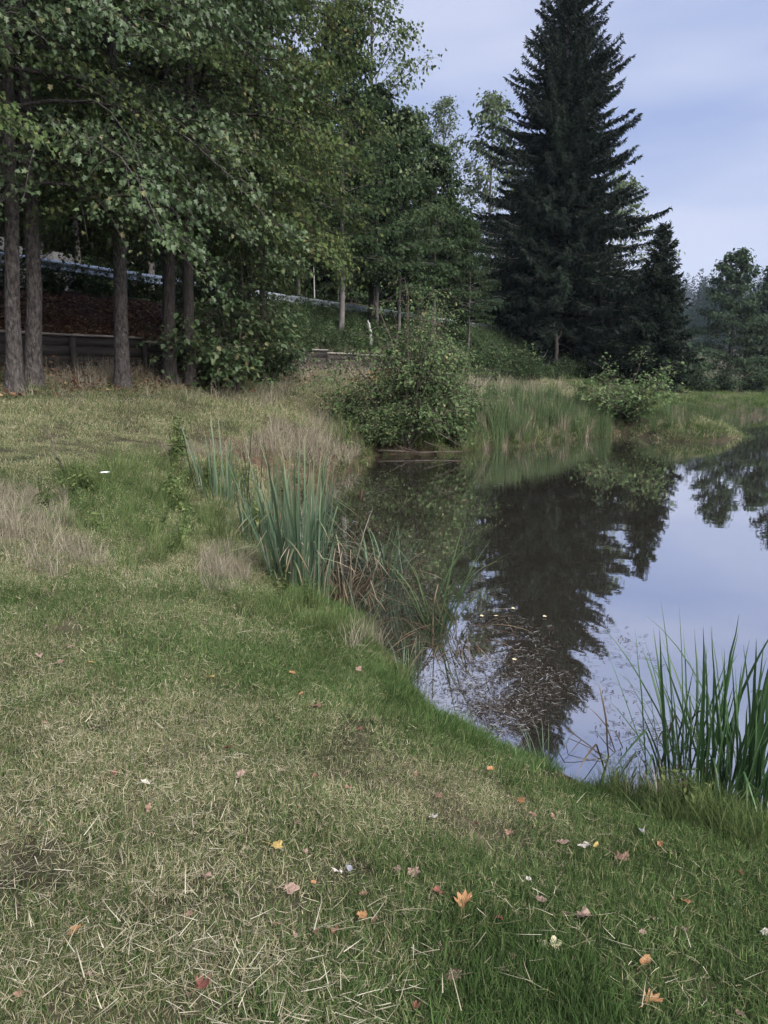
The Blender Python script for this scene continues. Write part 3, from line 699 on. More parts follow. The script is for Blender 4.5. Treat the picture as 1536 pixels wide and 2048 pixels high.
# ------------------------------------------------------------------ scattered stuff through instance on points
def scatter(name, P, rot, scl, idx, protos, label=None, cat=None):
    """stuff: one object, prototypes instanced on its points"""
    pc = bpy.data.collections.new(name + '_prototypes')
    for i, me in enumerate(protos):
        po = bpy.data.objects.new('%s_kind_%02d' % (name, i), me); pc.objects.link(po)
    n = len(P); me = bpy.data.meshes.new(name); me.vertices.add(n)
    me.vertices.foreach_set('co', np.asarray(P, np.float32).ravel())
    a = me.attributes.new('rot', 'FLOAT_VECTOR', 'POINT'); a.data.foreach_set('vector', np.asarray(rot, np.float32).ravel())
    a = me.attributes.new('scl', 'FLOAT', 'POINT'); a.data.foreach_set('value', np.asarray(scl, np.float32))
    a = me.attributes.new('idx', 'INT', 'POINT'); a.data.foreach_set('value', np.asarray(idx, np.int32))
    o = link(name, me, kind='stuff', label=label, cat=cat)
    ng = bpy.data.node_groups.new(name + '_nodes', 'GeometryNodeTree')
    ng.interface.new_socket('Geometry', in_out='INPUT', socket_type='NodeSocketGeometry')
    ng.interface.new_socket('Geometry', in_out='OUTPUT', socket_type='NodeSocketGeometry')
    N, L = ng.nodes, ng.links
    gi, go = N.new('NodeGroupInput'), N.new('NodeGroupOutput')
    ci = N.new('GeometryNodeCollectionInfo'); ci.inputs['Collection'].default_value = pc
    ci.inputs['Separate Children'].default_value = True; ci.inputs['Reset Children'].default_value = True
    ip = N.new('GeometryNodeInstanceOnPoints'); ip.inputs['Pick Instance'].default_value = True
    def na(nm, ty):
        x = N.new('GeometryNodeInputNamedAttribute'); x.data_type = ty; x.inputs['Name'].default_value = nm; return x.outputs['Attribute']
    e2r = N.new('FunctionNodeEulerToRotation')
    L.new(na('rot', 'FLOAT_VECTOR'), e2r.inputs[0]); L.new(e2r.outputs[0], ip.inputs['Rotation'])
    L.new(na('scl', 'FLOAT'), ip.inputs['Scale']); L.new(na('idx', 'INT'), ip.inputs['Instance Index'])
    L.new(gi.outputs[0], ip.inputs['Points']); L.new(ci.outputs[0], ip.inputs['Instance']); L.new(ip.outputs[0], go.inputs[0])
    md = o.modifiers.new('scatter', 'NODES'); md.node_group = ng
    return o
def upright(n, g, tilt=.12): return np.stack([g.normal(0, tilt, n), g.normal(0, tilt, n), g.uniform(0, 6.283, n)], -1)

def tuft(name, seed, n, rad, h, w, mat, lean=.45, curve=.8, seg=3, bias=(0, 1)):
    g = np.random.default_rng(seed); r = rad * np.sqrt(g.random(n)); a = g.uniform(0, 6.283, n)
    P = np.stack([r * np.cos(a), r * np.sin(a), np.full(n, -.012)], -1)
    V, F_, k = blades_arr(P, a + g.normal(0, .9, n), h * g.uniform(.45, 1.15, n), w * g.uniform(.7, 1.3, n), np.abs(g.normal(0, lean, n)), np.abs(g.normal(0, curve, n)), seg,
                          twist=g.uniform(0, 6.283, n))
    return make_mesh(name, V, [F_], mat, False, np.repeat(np.clip(g.beta(1.6, 2.2, n) * (bias[1] - bias[0]) + bias[0], 0, 1), k))
def clipping(name, seed, n, rad, L, w, mat):
    """cut stalks lying on the ground"""
    g = np.random.default_rng(seed); P = np.stack([g.normal(0, rad, n), g.normal(0, rad, n), g.uniform(.012, .05, n)], -1)
    V, F_, k = blades_arr(P, g.uniform(0, 6.283, n), L * g.uniform(.35, 1.2, n), w * g.uniform(.6, 1.4, n), g.uniform(1.3, 1.65, n), g.normal(0, .35, n), 3)
    return make_mesh(name, V, [F_], mat, False, np.repeat(g.random(n), k))

# --- mown meadow: patches of turf, tilted with the ground
def ground_rot(x, y, g, tilt=.0):
    e = .12; nx = -(terrain(x + e, y) - terrain(x - e, y)) / (2 * e); ny = -(terrain(x, y + e) - terrain(x, y - e)) / (2 * e)
    nx = np.clip(nx, -.8, .8); ny = np.clip(ny, -.8, .8); N = nrm(np.stack([nx, ny, np.ones_like(nx)], -1)); a = g.uniform(0, 6.283, len(x))
    lx = N[:, 0] * np.cos(a) + N[:, 1] * np.sin(a); ly = -N[:, 0] * np.sin(a) + N[:, 1] * np.cos(a)
    return np.stack([-np.arcsin(ly) + g.normal(0, tilt, len(x)), np.arctan2(lx, N[:, 2]) + g.normal(0, tilt, len(x)), a], -1)
def turf(name, seed, n, rad, h, w, beta, lean=.5, curve=.9, lying=.12, mat='turf'):
    g = np.random.default_rng(seed); ra = rad * 1.35 * g.random(n) ** .62; th = g.uniform(0, 6.283, n); P = np.stack([ra * np.cos(th), ra * np.sin(th), np.full(n, -.012)], -1)
    lie = g.random(n) < lying; hv = h * g.uniform(.4, 1.15, n) * (.75 + .5 * vnoise(P[:, 0], P[:, 1], .07, seed % 40))
    ln = np.where(lie, g.uniform(1.25, 1.6, n), np.abs(g.normal(0, lean, n))); cv = np.where(lie, g.normal(0, .6, n), np.abs(g.normal(0, curve, n)))
    P[:, 2] = np.where(lie, g.uniform(.0, .035, n), P[:, 2]); hv = np.where(lie, hv * g.uniform(.5, 1.2, n), hv)
    V, F_, k = blades_arr(P, g.uniform(0, 6.283, n), hv, w * g.uniform(.6, 1.3, n), ln, cv, 3, twist=g.uniform(0, 6.283, n))
    c = np.clip(g.beta(*beta, n) + np.where(lie, .25, 0), 0, 1)
    return make_mesh(name, V, [F_], M[mat], False, np.repeat(c, k))
G1 = [turf('green_turf', 100 + i, 620, .13, .060, .0028, (.9, 2.4), lean=.5, lying=.08) for i in range(4)]
G2 = [turf('olive_turf', 110 + i, 600, .13, .052, .0025, (.75, 1.15), lean=.6, lying=.14) for i in range(5)]
G3 = [turf('straw_turf', 120 + i, 560, .13, .045, .0023, (1.1, .8), lean=.75, lying=.16) for i in range(4)]
G5 = [turf('lush_turf', 140 + i, 520, .11, .095, .0034, (1.2, 4.5), lean=.4, curve=1.0, lying=.04) for i in range(3)]
g = np.random.default_rng(77)
NG = 1500
BARE = ground_hit(np.array([890]), np.array([1600]))[0]
r = np.concatenate([4.2 * np.sqrt(g.uniform(.03, 1, NG)), np.exp(g.uniform(np.log(4.2), np.log(52), 6800))]); az = g.uniform(R(-42), R(40), len(r))
x, y = r * np.sin(az), r * np.cos(az)
s, t = st(x, y); d = pond_sd(x, y)
keep = (d > .04 + .22 * vnoise(x, y, .3, 31) ** 2) & (t > 3.9); x, y, r, s, t, d = (v[keep] for v in (x, y, r, s, t, d))
n1 = vnoise(x, y, 1.1, 5); n2 = vnoise(x, y, .35, 6); n3 = vnoise(x, y, 3.0, 7); u = g.random(len(x))
bare = (np.hypot((x - BARE[0]) / .42, (y - BARE[1]) / .30) < .8 + .5 * n2)
green = np.maximum(.50 + .2 * (t - 15.6), .20) + .7 * (n1 - .5) + .4 * (n2 - .5) + .4 * (n3 - .5) + .30 * np.exp(-d / .8)
path = np.exp(-((t - 9.1 - (n3 - .5) * .5) / .75) ** 2)
green = np.clip(green - .45 * path - .15 * sstep(10, 7, t), .02, .97) + g.normal(0, .12, len(x))
idx = np.where(green > .58, g.integers(0, 4, len(x)), np.where(green > .30, 4 + g.integers(0, 5, len(x)), 9 + g.integers(0, 4, len(x))))
lush = (sstep(.55, .85, vnoise(x, y, .7, 9)) * sstep(14.8, 17.5, t) > .25 + .5 * g.random(len(x))) | ((d < .3) & (g.random(len(x)) < .4) & (y < 9))
idx = np.where(lush, 13 + g.integers(0, 3, len(x)), idx)
scl = np.clip(r / 4.6, .95, 5.0) ** .85 * g.uniform(.75, 1.2, len(x)) * (1 - .3 * path)
idx = np.where((x > 9) & (y > 24), np.where(g.random(len(x)) < .7, g.integers(0, 4, len(x)), idx), idx); idx = np.where(bare, 9 + g.integers(0, 4, len(x)), idx); scl = np.where(bare, scl * .8, scl); trk = path > .5; idx = np.where(trk, 9 + g.integers(0, 4, len(x)), idx); scl = np.where(trk, scl * .75, scl)
P = on_ground(x, y)
scatter('meadow_grass', P, ground_rot(x, y, g, .05), scl, idx, G1 + G2 + G3 + G5)

# --- longer cut stalks lying about on the mown slope
G6 = [clipping('long_straw', 150 + i, 7, .10, .085, .0019, M['straw']) for i in range(5)]
px = np.concatenate([g.uniform(-60, 760, 420), g.uniform(300, 1500, 90)]); py = np.concatenate([g.uniform(1080, 2060, 420), g.uniform(1300, 2070, 90)])
P = ground_hit(px, py); dd = pond_sd(P[:, 0], P[:, 1]); k = (dd > .3) & (vnoise(P[:, 0], P[:, 1], .5, 12) > .48); P = P[k]
P[:, 2] += .015; GR = ground_rot(P[:, 0], P[:, 1], g, .1)
scatter('cut_straw', P, GR, g.uniform(.5, 1.3, len(P)), g.integers(0, 5, len(P)), G6)

# --- tall dry grass on the bank and under the trees
def patch(specs):
    X = []
    for cx, cy_, rx, ry, n in specs:
        a = g.uniform(0, 6.283, n); q = np.sqrt(g.random(n)); X.append(np.stack([cx + rx * q * np.cos(a), cy_ + ry * q * np.sin(a)], -1))
    X = np.concatenate(X); P = ground_hit(X[:, 0], X[:, 1]); k = (pond_sd(P[:, 0], P[:, 1]) > .0) & (np.hypot(P[:, 0], P[:, 1]) < 90); return P[k]
G7 = [tuft('dry_tuft', 160 + i, 26, .12, .42, .0062, M['dry_tall'], lean=.4, curve=.9, seg=4) for i in range(4)]
P = patch([(40, 1030, 110, 60, 150), (620, 880, 110, 45, 130), (660, 905, 60, 40, 60), (650, 745, 130, 30, 150), (300, 790, 330, 30, 25), (140, 755, 130, 25, 60), (250, 760, 120, 16, 40),
           (900, 760, 120, 25, 120), (450, 1140, 60, 50, 60), (470, 905, 150, 15, 40), (1000, 780, 180, 14, 60), (560, 800, 170, 25, 30), (120, 1120, 120, 40, 40), (740, 1290, 50, 25, 20), (1310, 1600, 70, 14, 22)])
rr = np.hypot(P[:, 0], P[:, 1])
scatter('tall_dry_grass', P, upright(len(P), g, .15), g.uniform(.45, 1.05, len(P)) * np.clip(rr / 14, .55, 1.7), g.integers(0, 4, len(P)), G7)

# --- green rank grass and herbs along the shore
G8 = [tuft('rank_tuft', 170 + i, 36, .09, .34, .0052, M['weed'], lean=.35, curve=1.0, seg=4) for i in range(3)]
def herb(name, seed, n, h, leaf, mat):
    g = np.random.default_rng(seed); mb = MB(); m = 5; az = g.uniform(0, 6.283, m); q = np.linspace(0, 1, 4)[None]; ln = g.uniform(.05, .35, m)[:, None]
    hh = h * g.uniform(.6, 1.1, m)[:, None]
    LP = np.stack([np.cos(az)[:, None] * ln * hh * q, np.sin(az)[:, None] * ln * hh * q, hh * q], -1)
    bi = g.integers(0, m, n); a = g.uniform(.12, 1, n); P = np.stack([LP[bi, -1, c] * a for c in range(3)], -1) + g.normal(0, .012, (n, 3))
    da = g.uniform(0, 6.283, n); pit = g.uniform(-.6, .5, n); D = np.stack([np.cos(da) * np.cos(pit), np.sin(da) * np.cos(pit), np.sin(pit)], -1)
    V, F_, k = leaves_arr(P, D, np.stack([g.normal(0, .3, n), g.normal(0, .3, n), np.ones(n)], -1), leaf * g.uniform(.5, 1.2, n) * (1.2 - .6 * a), wid=.45)
    mb.add(V, F_, np.repeat(g.random(n), k)); V, F_ = tubes_batch(LP, .003 * np.ones((m, 4)), 3); mb.add(V, F_); return mb.mesh(name, mat)
G9 = [herb('herb', 180 + i, 70, .42, .085, M['weed']) for i in range(4)]
P = patch([(230, 1010, 150, 80, 55), (330, 1080, 170, 70, 55), (300, 960, 170, 50, 40), (420, 1020, 110, 80, 40), (560, 1230, 90, 30, 22), (690, 1270, 70, 22, 20), (640, 1260, 60, 14, 10),
           (1290, 1600, 90, 18, 40), (1420, 1640, 100, 22, 50), (1500, 1670, 60, 40, 40), (820, 1375, 30, 20, 8), (800, 870, 120, 22, 70), (700, 880, 40, 20, 20)])
_k = g.random(len(SHF)) < .8; _q = SHF[_k]; _q = _q[np.hypot(_q[:, 0], _q[:, 1]) < 22]; _q = np.repeat(_q, 2, 0) + g.normal(0, .06, (2 * len(_q), 2))
P = np.concatenate([P, np.column_stack([_q, np.maximum(terrain(_q[:, 0], _q[:, 1]), -.02)])]); _nf = len(_q)
rr = np.hypot(P[:, 0], P[:, 1])
near = rr < 5
idx = np.where(g.random(len(P)) < np.where(near, .97, .86), g.integers(0, 3, len(P)), 3 + g.integers(0, 4, len(P)))
_dd = g.random(_nf) < .35; idx[-_nf:] = np.where(_dd, 7 + g.integers(0, 2, _nf), idx[-_nf:])
_fs = np.ones(len(P)); _fs[-_nf:] = g.uniform(.35, .75, _nf)
scatter('shore_herbs', P, upright(len(P), g, .2), _fs * g.uniform(.6, 1.15, len(P)) * np.where(near, .62, np.clip(rr / 8.5, .8, 2)), idx, G8 + G9 + [tuft('dead_tuft', 175 + i, 30, .10, .34, .0055, M['reed_dead'], lean=.8, curve=1.0, seg=4, bias=(.2, 1)) for i in range(2)])

# --- undergrowth on the embankment and the hill
G10 = [herb('nettle', 190 + i, 80, .75, .16, M['nettle']) for i in range(3)]
G11 = [herb('undergrowth_plant', 194 + i, 70, 1.1, .26, M['wood_leaf']) for i in range(3)]
n = 5200; s = g.uniform(4, 75, n); t = g.uniform(.1, 3.55, n)
k = (s > 18.5 + g.normal(0, 1.0, n)) | (t < .75); s, t = s[k], t[k]
x, y = xy(s, t); P1 = on_ground(x, y); i1 = g.integers(0, 3, len(P1)); c1 = g.uniform(.5, 1.1, len(P1))
n = 1700; s = g.uniform(2, 75, n); t = -7.6 - 14 * g.random(n) ** 1.6; x, y = xy(s, t); P2 = on_ground(x, y)
n = 500; s = g.uniform(24, 60, n); t = g.uniform(3.5, 6.5, n); x, y = xy(s, t); P3 = on_ground(x, y)
P = np.concatenate([P1, P2, P3]); idx = np.concatenate([i1, 3 + g.integers(0, 3, len(P2)), g.integers(0, 6, len(P3))])
scl = np.concatenate([c1, g.uniform(.6, 1.6, len(P2)), g.uniform(.5, 1.0, len(P3))])
scatter('undergrowth', P, upright(len(P), g, .15), scl, idx, G10 + G11)

# --- fallen leaf litter on the shaded slope and on the meadow below the maples
def leaf_bits(name, seed, n, rad, size, mat):
    g = np.random.default_rng(seed); P = np.stack([g.normal(0, rad, n), g.normal(0, rad, n), g.uniform(.01, .05, n)], -1); a = g.uniform(0, 6.283, n)
    V, F_, k = leaves_arr(P, np.stack([np.cos(a), np.sin(a), g.normal(0, .3, n)], -1), np.stack([g.normal(0, .5, n), g.normal(0, .5, n), np.ones(n)], -1), size * g.uniform(.6, 1.2, n), detail=2)
    return make_mesh(name, V, [F_], mat, False, np.repeat(g.random(n), k))
G12 = [leaf_bits('litter_bits', 200 + i, 16, .16, .085, M['litter']) for i in range(3)]
n = 3400; s = g.uniform(4, 20, n); t = g.uniform(.8, 5.4, n); k = g.random(n) < np.where(s > 17, .4, 1) * np.where(t > 4, .35, 1); s, t = s[k], t[k]; x, y = xy(s, t); P1 = on_ground(x, y)
scatter('leaf_litter', P1, upright(len(P1), g, .1), g.uniform(.7, 1.2, len(P1)), g.integers(0, 3, len(P1)), G12)

# --- reed belt along the far left shore and on the spit
G13 = [tuft('reed_tuft', 210 + i, 26, .13, 1.15, .014, M['reed_far'], lean=.14, curve=.35, seg=4) for i in range(4)]
G13 += [tuft('dry_reed_tuft', 215, 22, .12, .8, .013, M['dry_tall'], lean=.15, curve=.5, seg=4)]
def belt(pts, wid, n):
    P = at_z([p[0] for p in pts], [p[1] for p in pts])[:, :2]; L = np.concatenate([[0], np.cumsum(np.linalg.norm(np.diff(P, axis=0), axis=1))])
    a = g.uniform(0, L[-1], n); X = np.interp(a, L, P[:, 0]); Y = np.interp(a, L, P[:, 1]); r_ = wid * np.sqrt(g.random(n)); th = g.uniform(0, 6.283, n)
    return np.stack([X + r_ * np.cos(th), Y + r_ * np.sin(th)], -1)
Q = np.concatenate([belt([(935, 895), (1060, 880), (1180, 868), (1250, 860)], .85, 430), belt([(1000, 868), (1180, 855)], 1.0, 150), belt([(1280, 868), (1340, 874), (1400, 866)], .9, 110), belt([(1390, 850), (1460, 838), (1536, 830)], 1.2, 130)])
z = np.maximum(terrain(Q[:, 0], Q[:, 1]), -.1)
far_ = Q[:, 0] > 11
idx = np.where(g.random(len(Q)) < np.where(far_, .5, .3), 4, g.integers(0, 4, len(Q)))
scatter('reed_belt', np.column_stack([Q, z]), upright(len(Q), g, .08), g.uniform(.32, .68, len(Q)) * np.where(far_, .8, 1) * (.6 + .8 * vnoise(Q[:, 0], Q[:, 1], .9, 21)), idx, G13)

# --- conifer ridge in the distance
n = 3200; x = g.uniform(-30, 340, n); y = g.uniform(150, 400, n); k = (x > 30) | (y > 170); x, y = x[k], y[k]; n = len(x); P = on_ground(x, y)
scatter('ridge_wood', P, upright(n, g, .02), g.uniform(.7, 1.25, n) * np.where(y < 170, .8, 1.15), np.zeros(n, int), [fs[1]])

# --- debris floating on the water
def bits(name, seed, n, rad, L, w):
    g = np.random.default_rng(seed); P = np.stack([g.normal(0, rad, n), g.normal(0, rad, n), np.full(n, .004) + g.uniform(0, .004, n)], -1)
    V, F_, k = blades_arr(P, g.uniform(0, 6.283, n), L * g.uniform(.3, 1.2, n), w * g.uniform(.5, 1.5, n), np.full(n, 1.5708), np.zeros(n), 2)
    return make_mesh(name, V, [F_], M['debris'], False, np.repeat(g.random(n) ** 1.4, k))
G14 = [bits('debris_bits', 220 + i, 12, .09, .06, .006) for i in range(4)]
specs = [(1000, 1290, 120, 55, 110), (1010, 1370, 120, 60, 260), (1010, 1430, 65, 45, 150), (880, 1180, 90, 40, 40), (780, 1090, 110, 60, 40), (720, 1010, 90, 60, 30), (850, 960, 160, 40, 30), (1190, 1330, 90, 90, 30), (1000, 900, 120, 10, 20), (840, 1340, 40, 60, 60), (1290, 1480, 90, 60, 25)]
X = np.concatenate([np.stack([cx + rx * np.sqrt(q_) * np.cos(a_), cy_ + ry * np.sqrt(q_) * np.sin(a_)], -1) for cx, cy_, rx, ry, n_ in specs for q_, a_ in [(g.random(n_), g.uniform(0, 6.283, n_))]])
P = at_z(X[:, 0], X[:, 1], 0.0); P = P[pond_sd(P[:, 0], P[:, 1]) < 0]
scatter('floating_debris', P, np.stack([0 * P[:, 0], 0 * P[:, 0], g.uniform(0, 6.283, len(P))], -1), g.uniform(.5, 1.2, len(P)) * np.clip(np.hypot(P[:, 0], P[:, 1]) / 6, .8, 2), g.integers(0, 4, len(P)), G14)

# ------------------------------------------------------------------ cattail and sedge clumps by the water: each blade of the near ones is a part
def blade_mesh(seed, H, W, lean, curve, mat, seg=9, kink=None):
    g = np.random.default_rng(seed); q = np.linspace(0, 1, seg + 1)
    ang = lean + curve * q ** 1.8
    if kink: ang = ang + np.where(q > kink[0], kink[1], 0)
    x_ = np.concatenate([[0], np.cumsum(np.sin(ang[:-1])) * H / seg]); z_ = np.concatenate([[0], np.cumsum(np.cos(ang[:-1])) * H / seg])
    w = W * .5 * np.clip((1 - q ** 3.0) * (.75 + .5 * q), .05, 1); nx, nz = np.cos(ang), -np.sin(ang)
    yw = np.cumsum(g.normal(0, .004, seg + 1))
    C = np.stack([x_, yw, z_], -1); fold = w * .35
    Lf = C + np.stack([nx * fold, -w, nz * fold], -1); Rt = C + np.stack([nx * fold, w, nz * fold], -1)
    V = np.stack([Lf, C, Rt], 1).reshape(-1, 3); i = np.arange(seg)[:, None] * 3
    F_ = np.concatenate([i + np.array([[0, 1, 4, 3]]), i + np.array([[1, 2, 5, 4]])])
    return make_mesh('leaf', V, [F_], mat, True, np.repeat(np.clip(.15 + .75 * q * q + g.normal(0, .12), 0, 1), 3))

def clump(name, loc, label, blades, cat, group=None, rad=.12, n=40, seed=1, spread=.35, scale=(.6, 1.1), az_bias=None):
    g = np.random.default_rng(seed)
    root = link(name, None, loc=tuple(loc), label=label, cat=cat, group=group)
    for i in range(n):
        a = g.uniform(0, 6.283); r_ = rad * math.sqrt(g.random())
        o = link('leaf', blades[int(g.integers(0, len(blades)))], root, (r_ * math.cos(a), r_ * math.sin(a), g.uniform(-.05, .02)))
        za = a + g.normal(0, .7) if az_bias is None or g.random() > .65 else az_bias + g.normal(0, .5)
        tl = abs(g.normal(0, spread)) * (.4 + .6 * r_ / rad)
        o.rotation_euler = (0, tl, za); sc = g.uniform(*scale); o.scale = (sc, sc, sc)
    return root
CT = 'cattail clumps at the water'
flag = [blade_mesh(300 + i, 1.06, .022, .02, c, M['reed_dark']) for i, c in enumerate((.08, .15, .3, .5, .15, .25, .9, .1))]
flag += [blade_mesh(310, .95, .02, .1, .6, M['reed_dark'], kink=(.6, 1.5)), blade_mesh(311, .8, .018, .3, .6, M['reed_dead'], kink=(.5, 1.7))]
catl = [blade_mesh(320 + i, 1.38, .023, .02, c, M['reed']) for i, c in enumerate((.05, .1, .2, .3, .12, .4))]
catl += [blade_mesh(327, 1.1, .021, .1, .9, M['reed'], kink=(.55, 1.2)), blade_mesh(326, 1.25, .021, .05, .6, M['reed'], kink=(.75, 1.6)), blade_mesh(328, .8, .014, .1, .5, M['dry_tall'], kink=(.6, 1.3)), blade_mesh(329, .7, .014, .15, .4, M['dry_tall'])]
dead = [blade_mesh(340 + i, .55, .013, .3 + .2 * i, .7, M['reed_dead'], seg=7, kink=(.3 + .1 * (i % 3), .5 + .35 * (i % 3))) for i in range(7)]
sedge = [blade_mesh(350 + i, .62, .010, .1, .3 + .25 * i, M['reed'], seg=7) for i in range(4)]

def wpt(px, py, z=0.0): return at_z(px, py, z)
clump('flag_clump', ground_hit(1425, 1596) - [0, 0, .03], 'dense dark green flag clump with upright sword leaves at the right, nearest the camera', flag, 'reeds', CT, .23, 84, 1, .30, (.42, .95))
clump('flag_clump', wpt(1520, 1612), 'dark green flag clump cut by the right edge of the picture', flag, 'reeds', CT, .2, 60, 2, .30, (.45, .92))
clump('flag_clump', wpt(1350, 1560), 'thin outlying flag tuft left of the dense dark green clump', flag + flag[-2:] * 3, 'reeds', CT, .15, 20, 3, .4, (.35, .75))
clump('bent_reeds', wpt(1262, 1530), 'dead brown kinked reed stalks standing in the water left of the flag clump', dead, 'reeds', None, .17, 26, 4, .5, (.55, 1.05))
clump('cattail_clump', wpt(600, 1205, .03), 'tall green cattail clump at the left shore, the tallest upright leaves', catl + catl[-3:], 'reeds', CT, .26, 130, 5, .13, (.65, 1.12))
clump('cattail_clump', wpt(530, 1120, .05), 'green cattail clump behind and left of the tallest clump', catl, 'reeds', CT, .30, 70, 6, .18, (.6, 1.05))
clump('cattail_clump', wpt(450, 1055, .1), 'sparse cattail clump with thin stalks, farthest left along the shore', catl, 'reeds', CT, .32, 44, 7, .16, (.6, 1.1))
clump('cattail_clump', wpt(625, 1080, 0), 'cattail clump in the water behind the tallest clump', catl, 'reeds', CT, .25, 34, 8, .15, (.5, .85))
clump('sedge_tussock', wpt(690, 1190), 'brown dead sedge tussock right of the tall cattails', dead + catl[-2:], 'sedge', None, .27, 130, 9, .55, (.6, 1.2))
clump('sedge_tussock', wpt(775, 1165), 'yellow-green sedge tussock in the water right of the brown one', sedge + dead[:2], 'sedge', None, .2, 80, 10, .45, (.6, 1.1))
arch = [blade_mesh(360 + i, .78, .012, .25, c, M['reed_far']) for i, c in enumerate((.5, .8, 1.1, 1.4, .7))]
clump('rush_tuft', wpt(872, 1262), 'arching green rush tuft standing alone in the water, leaning right', arch, 'rush', None, .11, 40, 11, .25, (.5, 1.2), az_bias=0.1)
clump('sedge_tussock', wpt(905, 1275), 'tangle of brown broken stalks around the lone rush tuft', dead, 'sedge', None, .28, 60, 12, .65, (.6, 1.1))
clump('sedge_tussock', wpt(820, 1370, .01), 'small green sedge tuft at the edge of the mown bank', sedge, 'sedge', None, .06, 18, 13, .25, (.3, .6))
clump('sedge_tussock', wpt(1085, 1545, .02), 'low spiky sedge tuft on the grass tip by the water', sedge, 'sedge', None, .08, 46, 14, .55, (.22, .45))
clump('sedge_tussock', wpt(720, 1245, .02), 'pale arching grass blades at the foot of the tall cattails', sedge, 'sedge', None, .10, 14, 15, .7, (.5, .9), az_bias=.3)

# cattail spike
root = link('cattail_spike', None, loc=tuple(wpt(694, 1165)), label='single dark brown cattail head on a thin leaning stalk', cat='cattail')
q = np.linspace(0, 1, 8); mb = MB(); sp = np.stack([.13 * q, .02 * q, .88 * q - .1], -1); mb.tube(sp, .004 - .0015 * q, 5); link('stalk', mb.mesh('stalk', M['reed_dead'], True), root)
mb = MB(); e = sp[-1]; h = np.linspace(-.0, .12, 7); dirn = nrm(np.array([.13, .02, .88])); mb.tube(e + h[:, None] * dirn, np.array([.003, .011, .013, .013, .013, .011, .003]), 8); link('seed_head', mb.mesh('seed_head', M['seedhead'], True), root)

# ------------------------------------------------------------------ dead saplings, logs, birch post
def branchy(name, loc, label, pts_list, mat, cat, leaves=None):
    root = link(name, None, loc=tuple(loc), label=label, cat=cat)
    for i, (pts, r0, r1) in enumerate(pts_list):
        mb = MB(); pts = np.array(pts, float); m = 8; qn = np.linspace(0, 1, len(pts)); qq = np.linspace(0, 1, m)
        P = np.stack([np.interp(qq, qn, pts[:, c]) for c in range(3)], -1) + RNG.normal(0, .008, (m, 3)) * (qq * (1 - qq) * 4)[:, None]
        mb.tube(P, r0 + (r1 - r0) * qq, 6, rough=.15); link('stem' if i == 0 else 'twig', mb.mesh('stem', mat, True), root)
    if leaves is not None:
        link('leaves', leaves, root)['kind'] = 'stuff'
    return root
branchy('dead_sapling', ground_hit(135, 965), 'thin bare leaning sapling in the tall grass at the left', [([(0, 0, 0), (-.10, 0, .35), (-.2, 0, .62)], .011, .004), ([(-.12, 0, .4), (-.04, .03, .62)], .005, .002), ([(-.16, 0, .5), (-.26, .02, .6)], .004, .002)], M['twig'], 'sapling')
gg = np.random.default_rng(9); nn = 46
lp = np.stack([gg.normal(.55, .22, nn), gg.normal(0, .1, nn), gg.normal(1.15, .10, nn)], -1); a = gg.uniform(0, 6.28, nn)
V, F_, k = leaves_arr(lp, np.stack([np.cos(a), np.sin(a), -.9 + 0 * a], -1), gg.normal(0, 1, (nn, 3)), .085 * gg.uniform(.7, 1.2, nn), detail=2)
branchy('dead_branch', ground_hit(706, 850), 'leaning bare branch with withered orange-brown leaves beside the alder bush', [([(0, 0, 0), (.22, 0, .55), (.5, 0, 1.15)], .02, .008), ([(.25, 0, .6), (.55, 0, .95)], .009, .004), ([(.4, 0, .95), (.75, .05, 1.2)], .007, .003), ([(.35, 0, .85), (.3, .05, 1.15)], .006, .003)],
        M['twig'], 'branch', make_mesh('withered_leaves', V, [F_], M['dead_leaf'], False, np.repeat(gg.random(nn), k)))
p = at_t(741, 3.0); branchy('birch_post', p, 'short broken white birch stump left of the alder bush', [([(0, 0, -.1), (.02, 0, .5), (-.06, 0, 1.05)], .06, .05), ([(-.04, 0, .95), (-.1, 0, 1.15)], .04, .02)], M['birch'], 'stump')
p = at_t(1112, 4.6); branchy('broken_trunk', p, 'grey broken trunk standing at the foot of the huge spruce', [([(0, 0, -.2), (.05, 0, 1.3), (-.05, 0, 2.5)], .15, .09), ([(0, 0, 1.9), (.3, 0, 2.5)], .05, .02)], M['bark'], 'stump')
p = ground_hit(830, 902); branchy('sunken_branches', p + np.array([0, -.5, .02]), 'dead branches lying in the water under the alder bush', [([(-.9, 0, .05), (0, -.15, .02), (1.1, -.1, .03)], .03, .012), ([(-.3, 0, .1), (.2, -.5, .02)], .018, .008), ([(.2, .1, .25), (.9, -.35, .02)], .016, .006), ([(-.6, .1, .3), (-.2, -.4, .02)], .015, .006), ([(.4, .3, .5), (1.2, -.2, .1)], .014, .005)], M['twig'], 'branches')

# white flower head on a stalk
root = link('white_flower', None, loc=tuple(ground_hit(212, 1040)), label='white flower on a tall stalk among the green weeds at the left', cat='flower')
mb = MB(); q = np.linspace(0, 1, 6); mb.tube(np.stack([.02 * q, 0 * q, .44 * q], -1), .004 - .002 * q, 5); link('stalk', mb.mesh('stalk', M['weed'], True), root)
for i in range(6):
    a = i * 1.05 + .2; V, F_, k = leaves_arr(np.array([[.02, 0, .44]]), np.array([[math.cos(a), math.sin(a), .25]]), np.array([[0, 0, 1.]]), np.array([.05]), wid=.7, detail=2)
    link('petal', make_mesh('petal', V, [F_], M['white']), root)

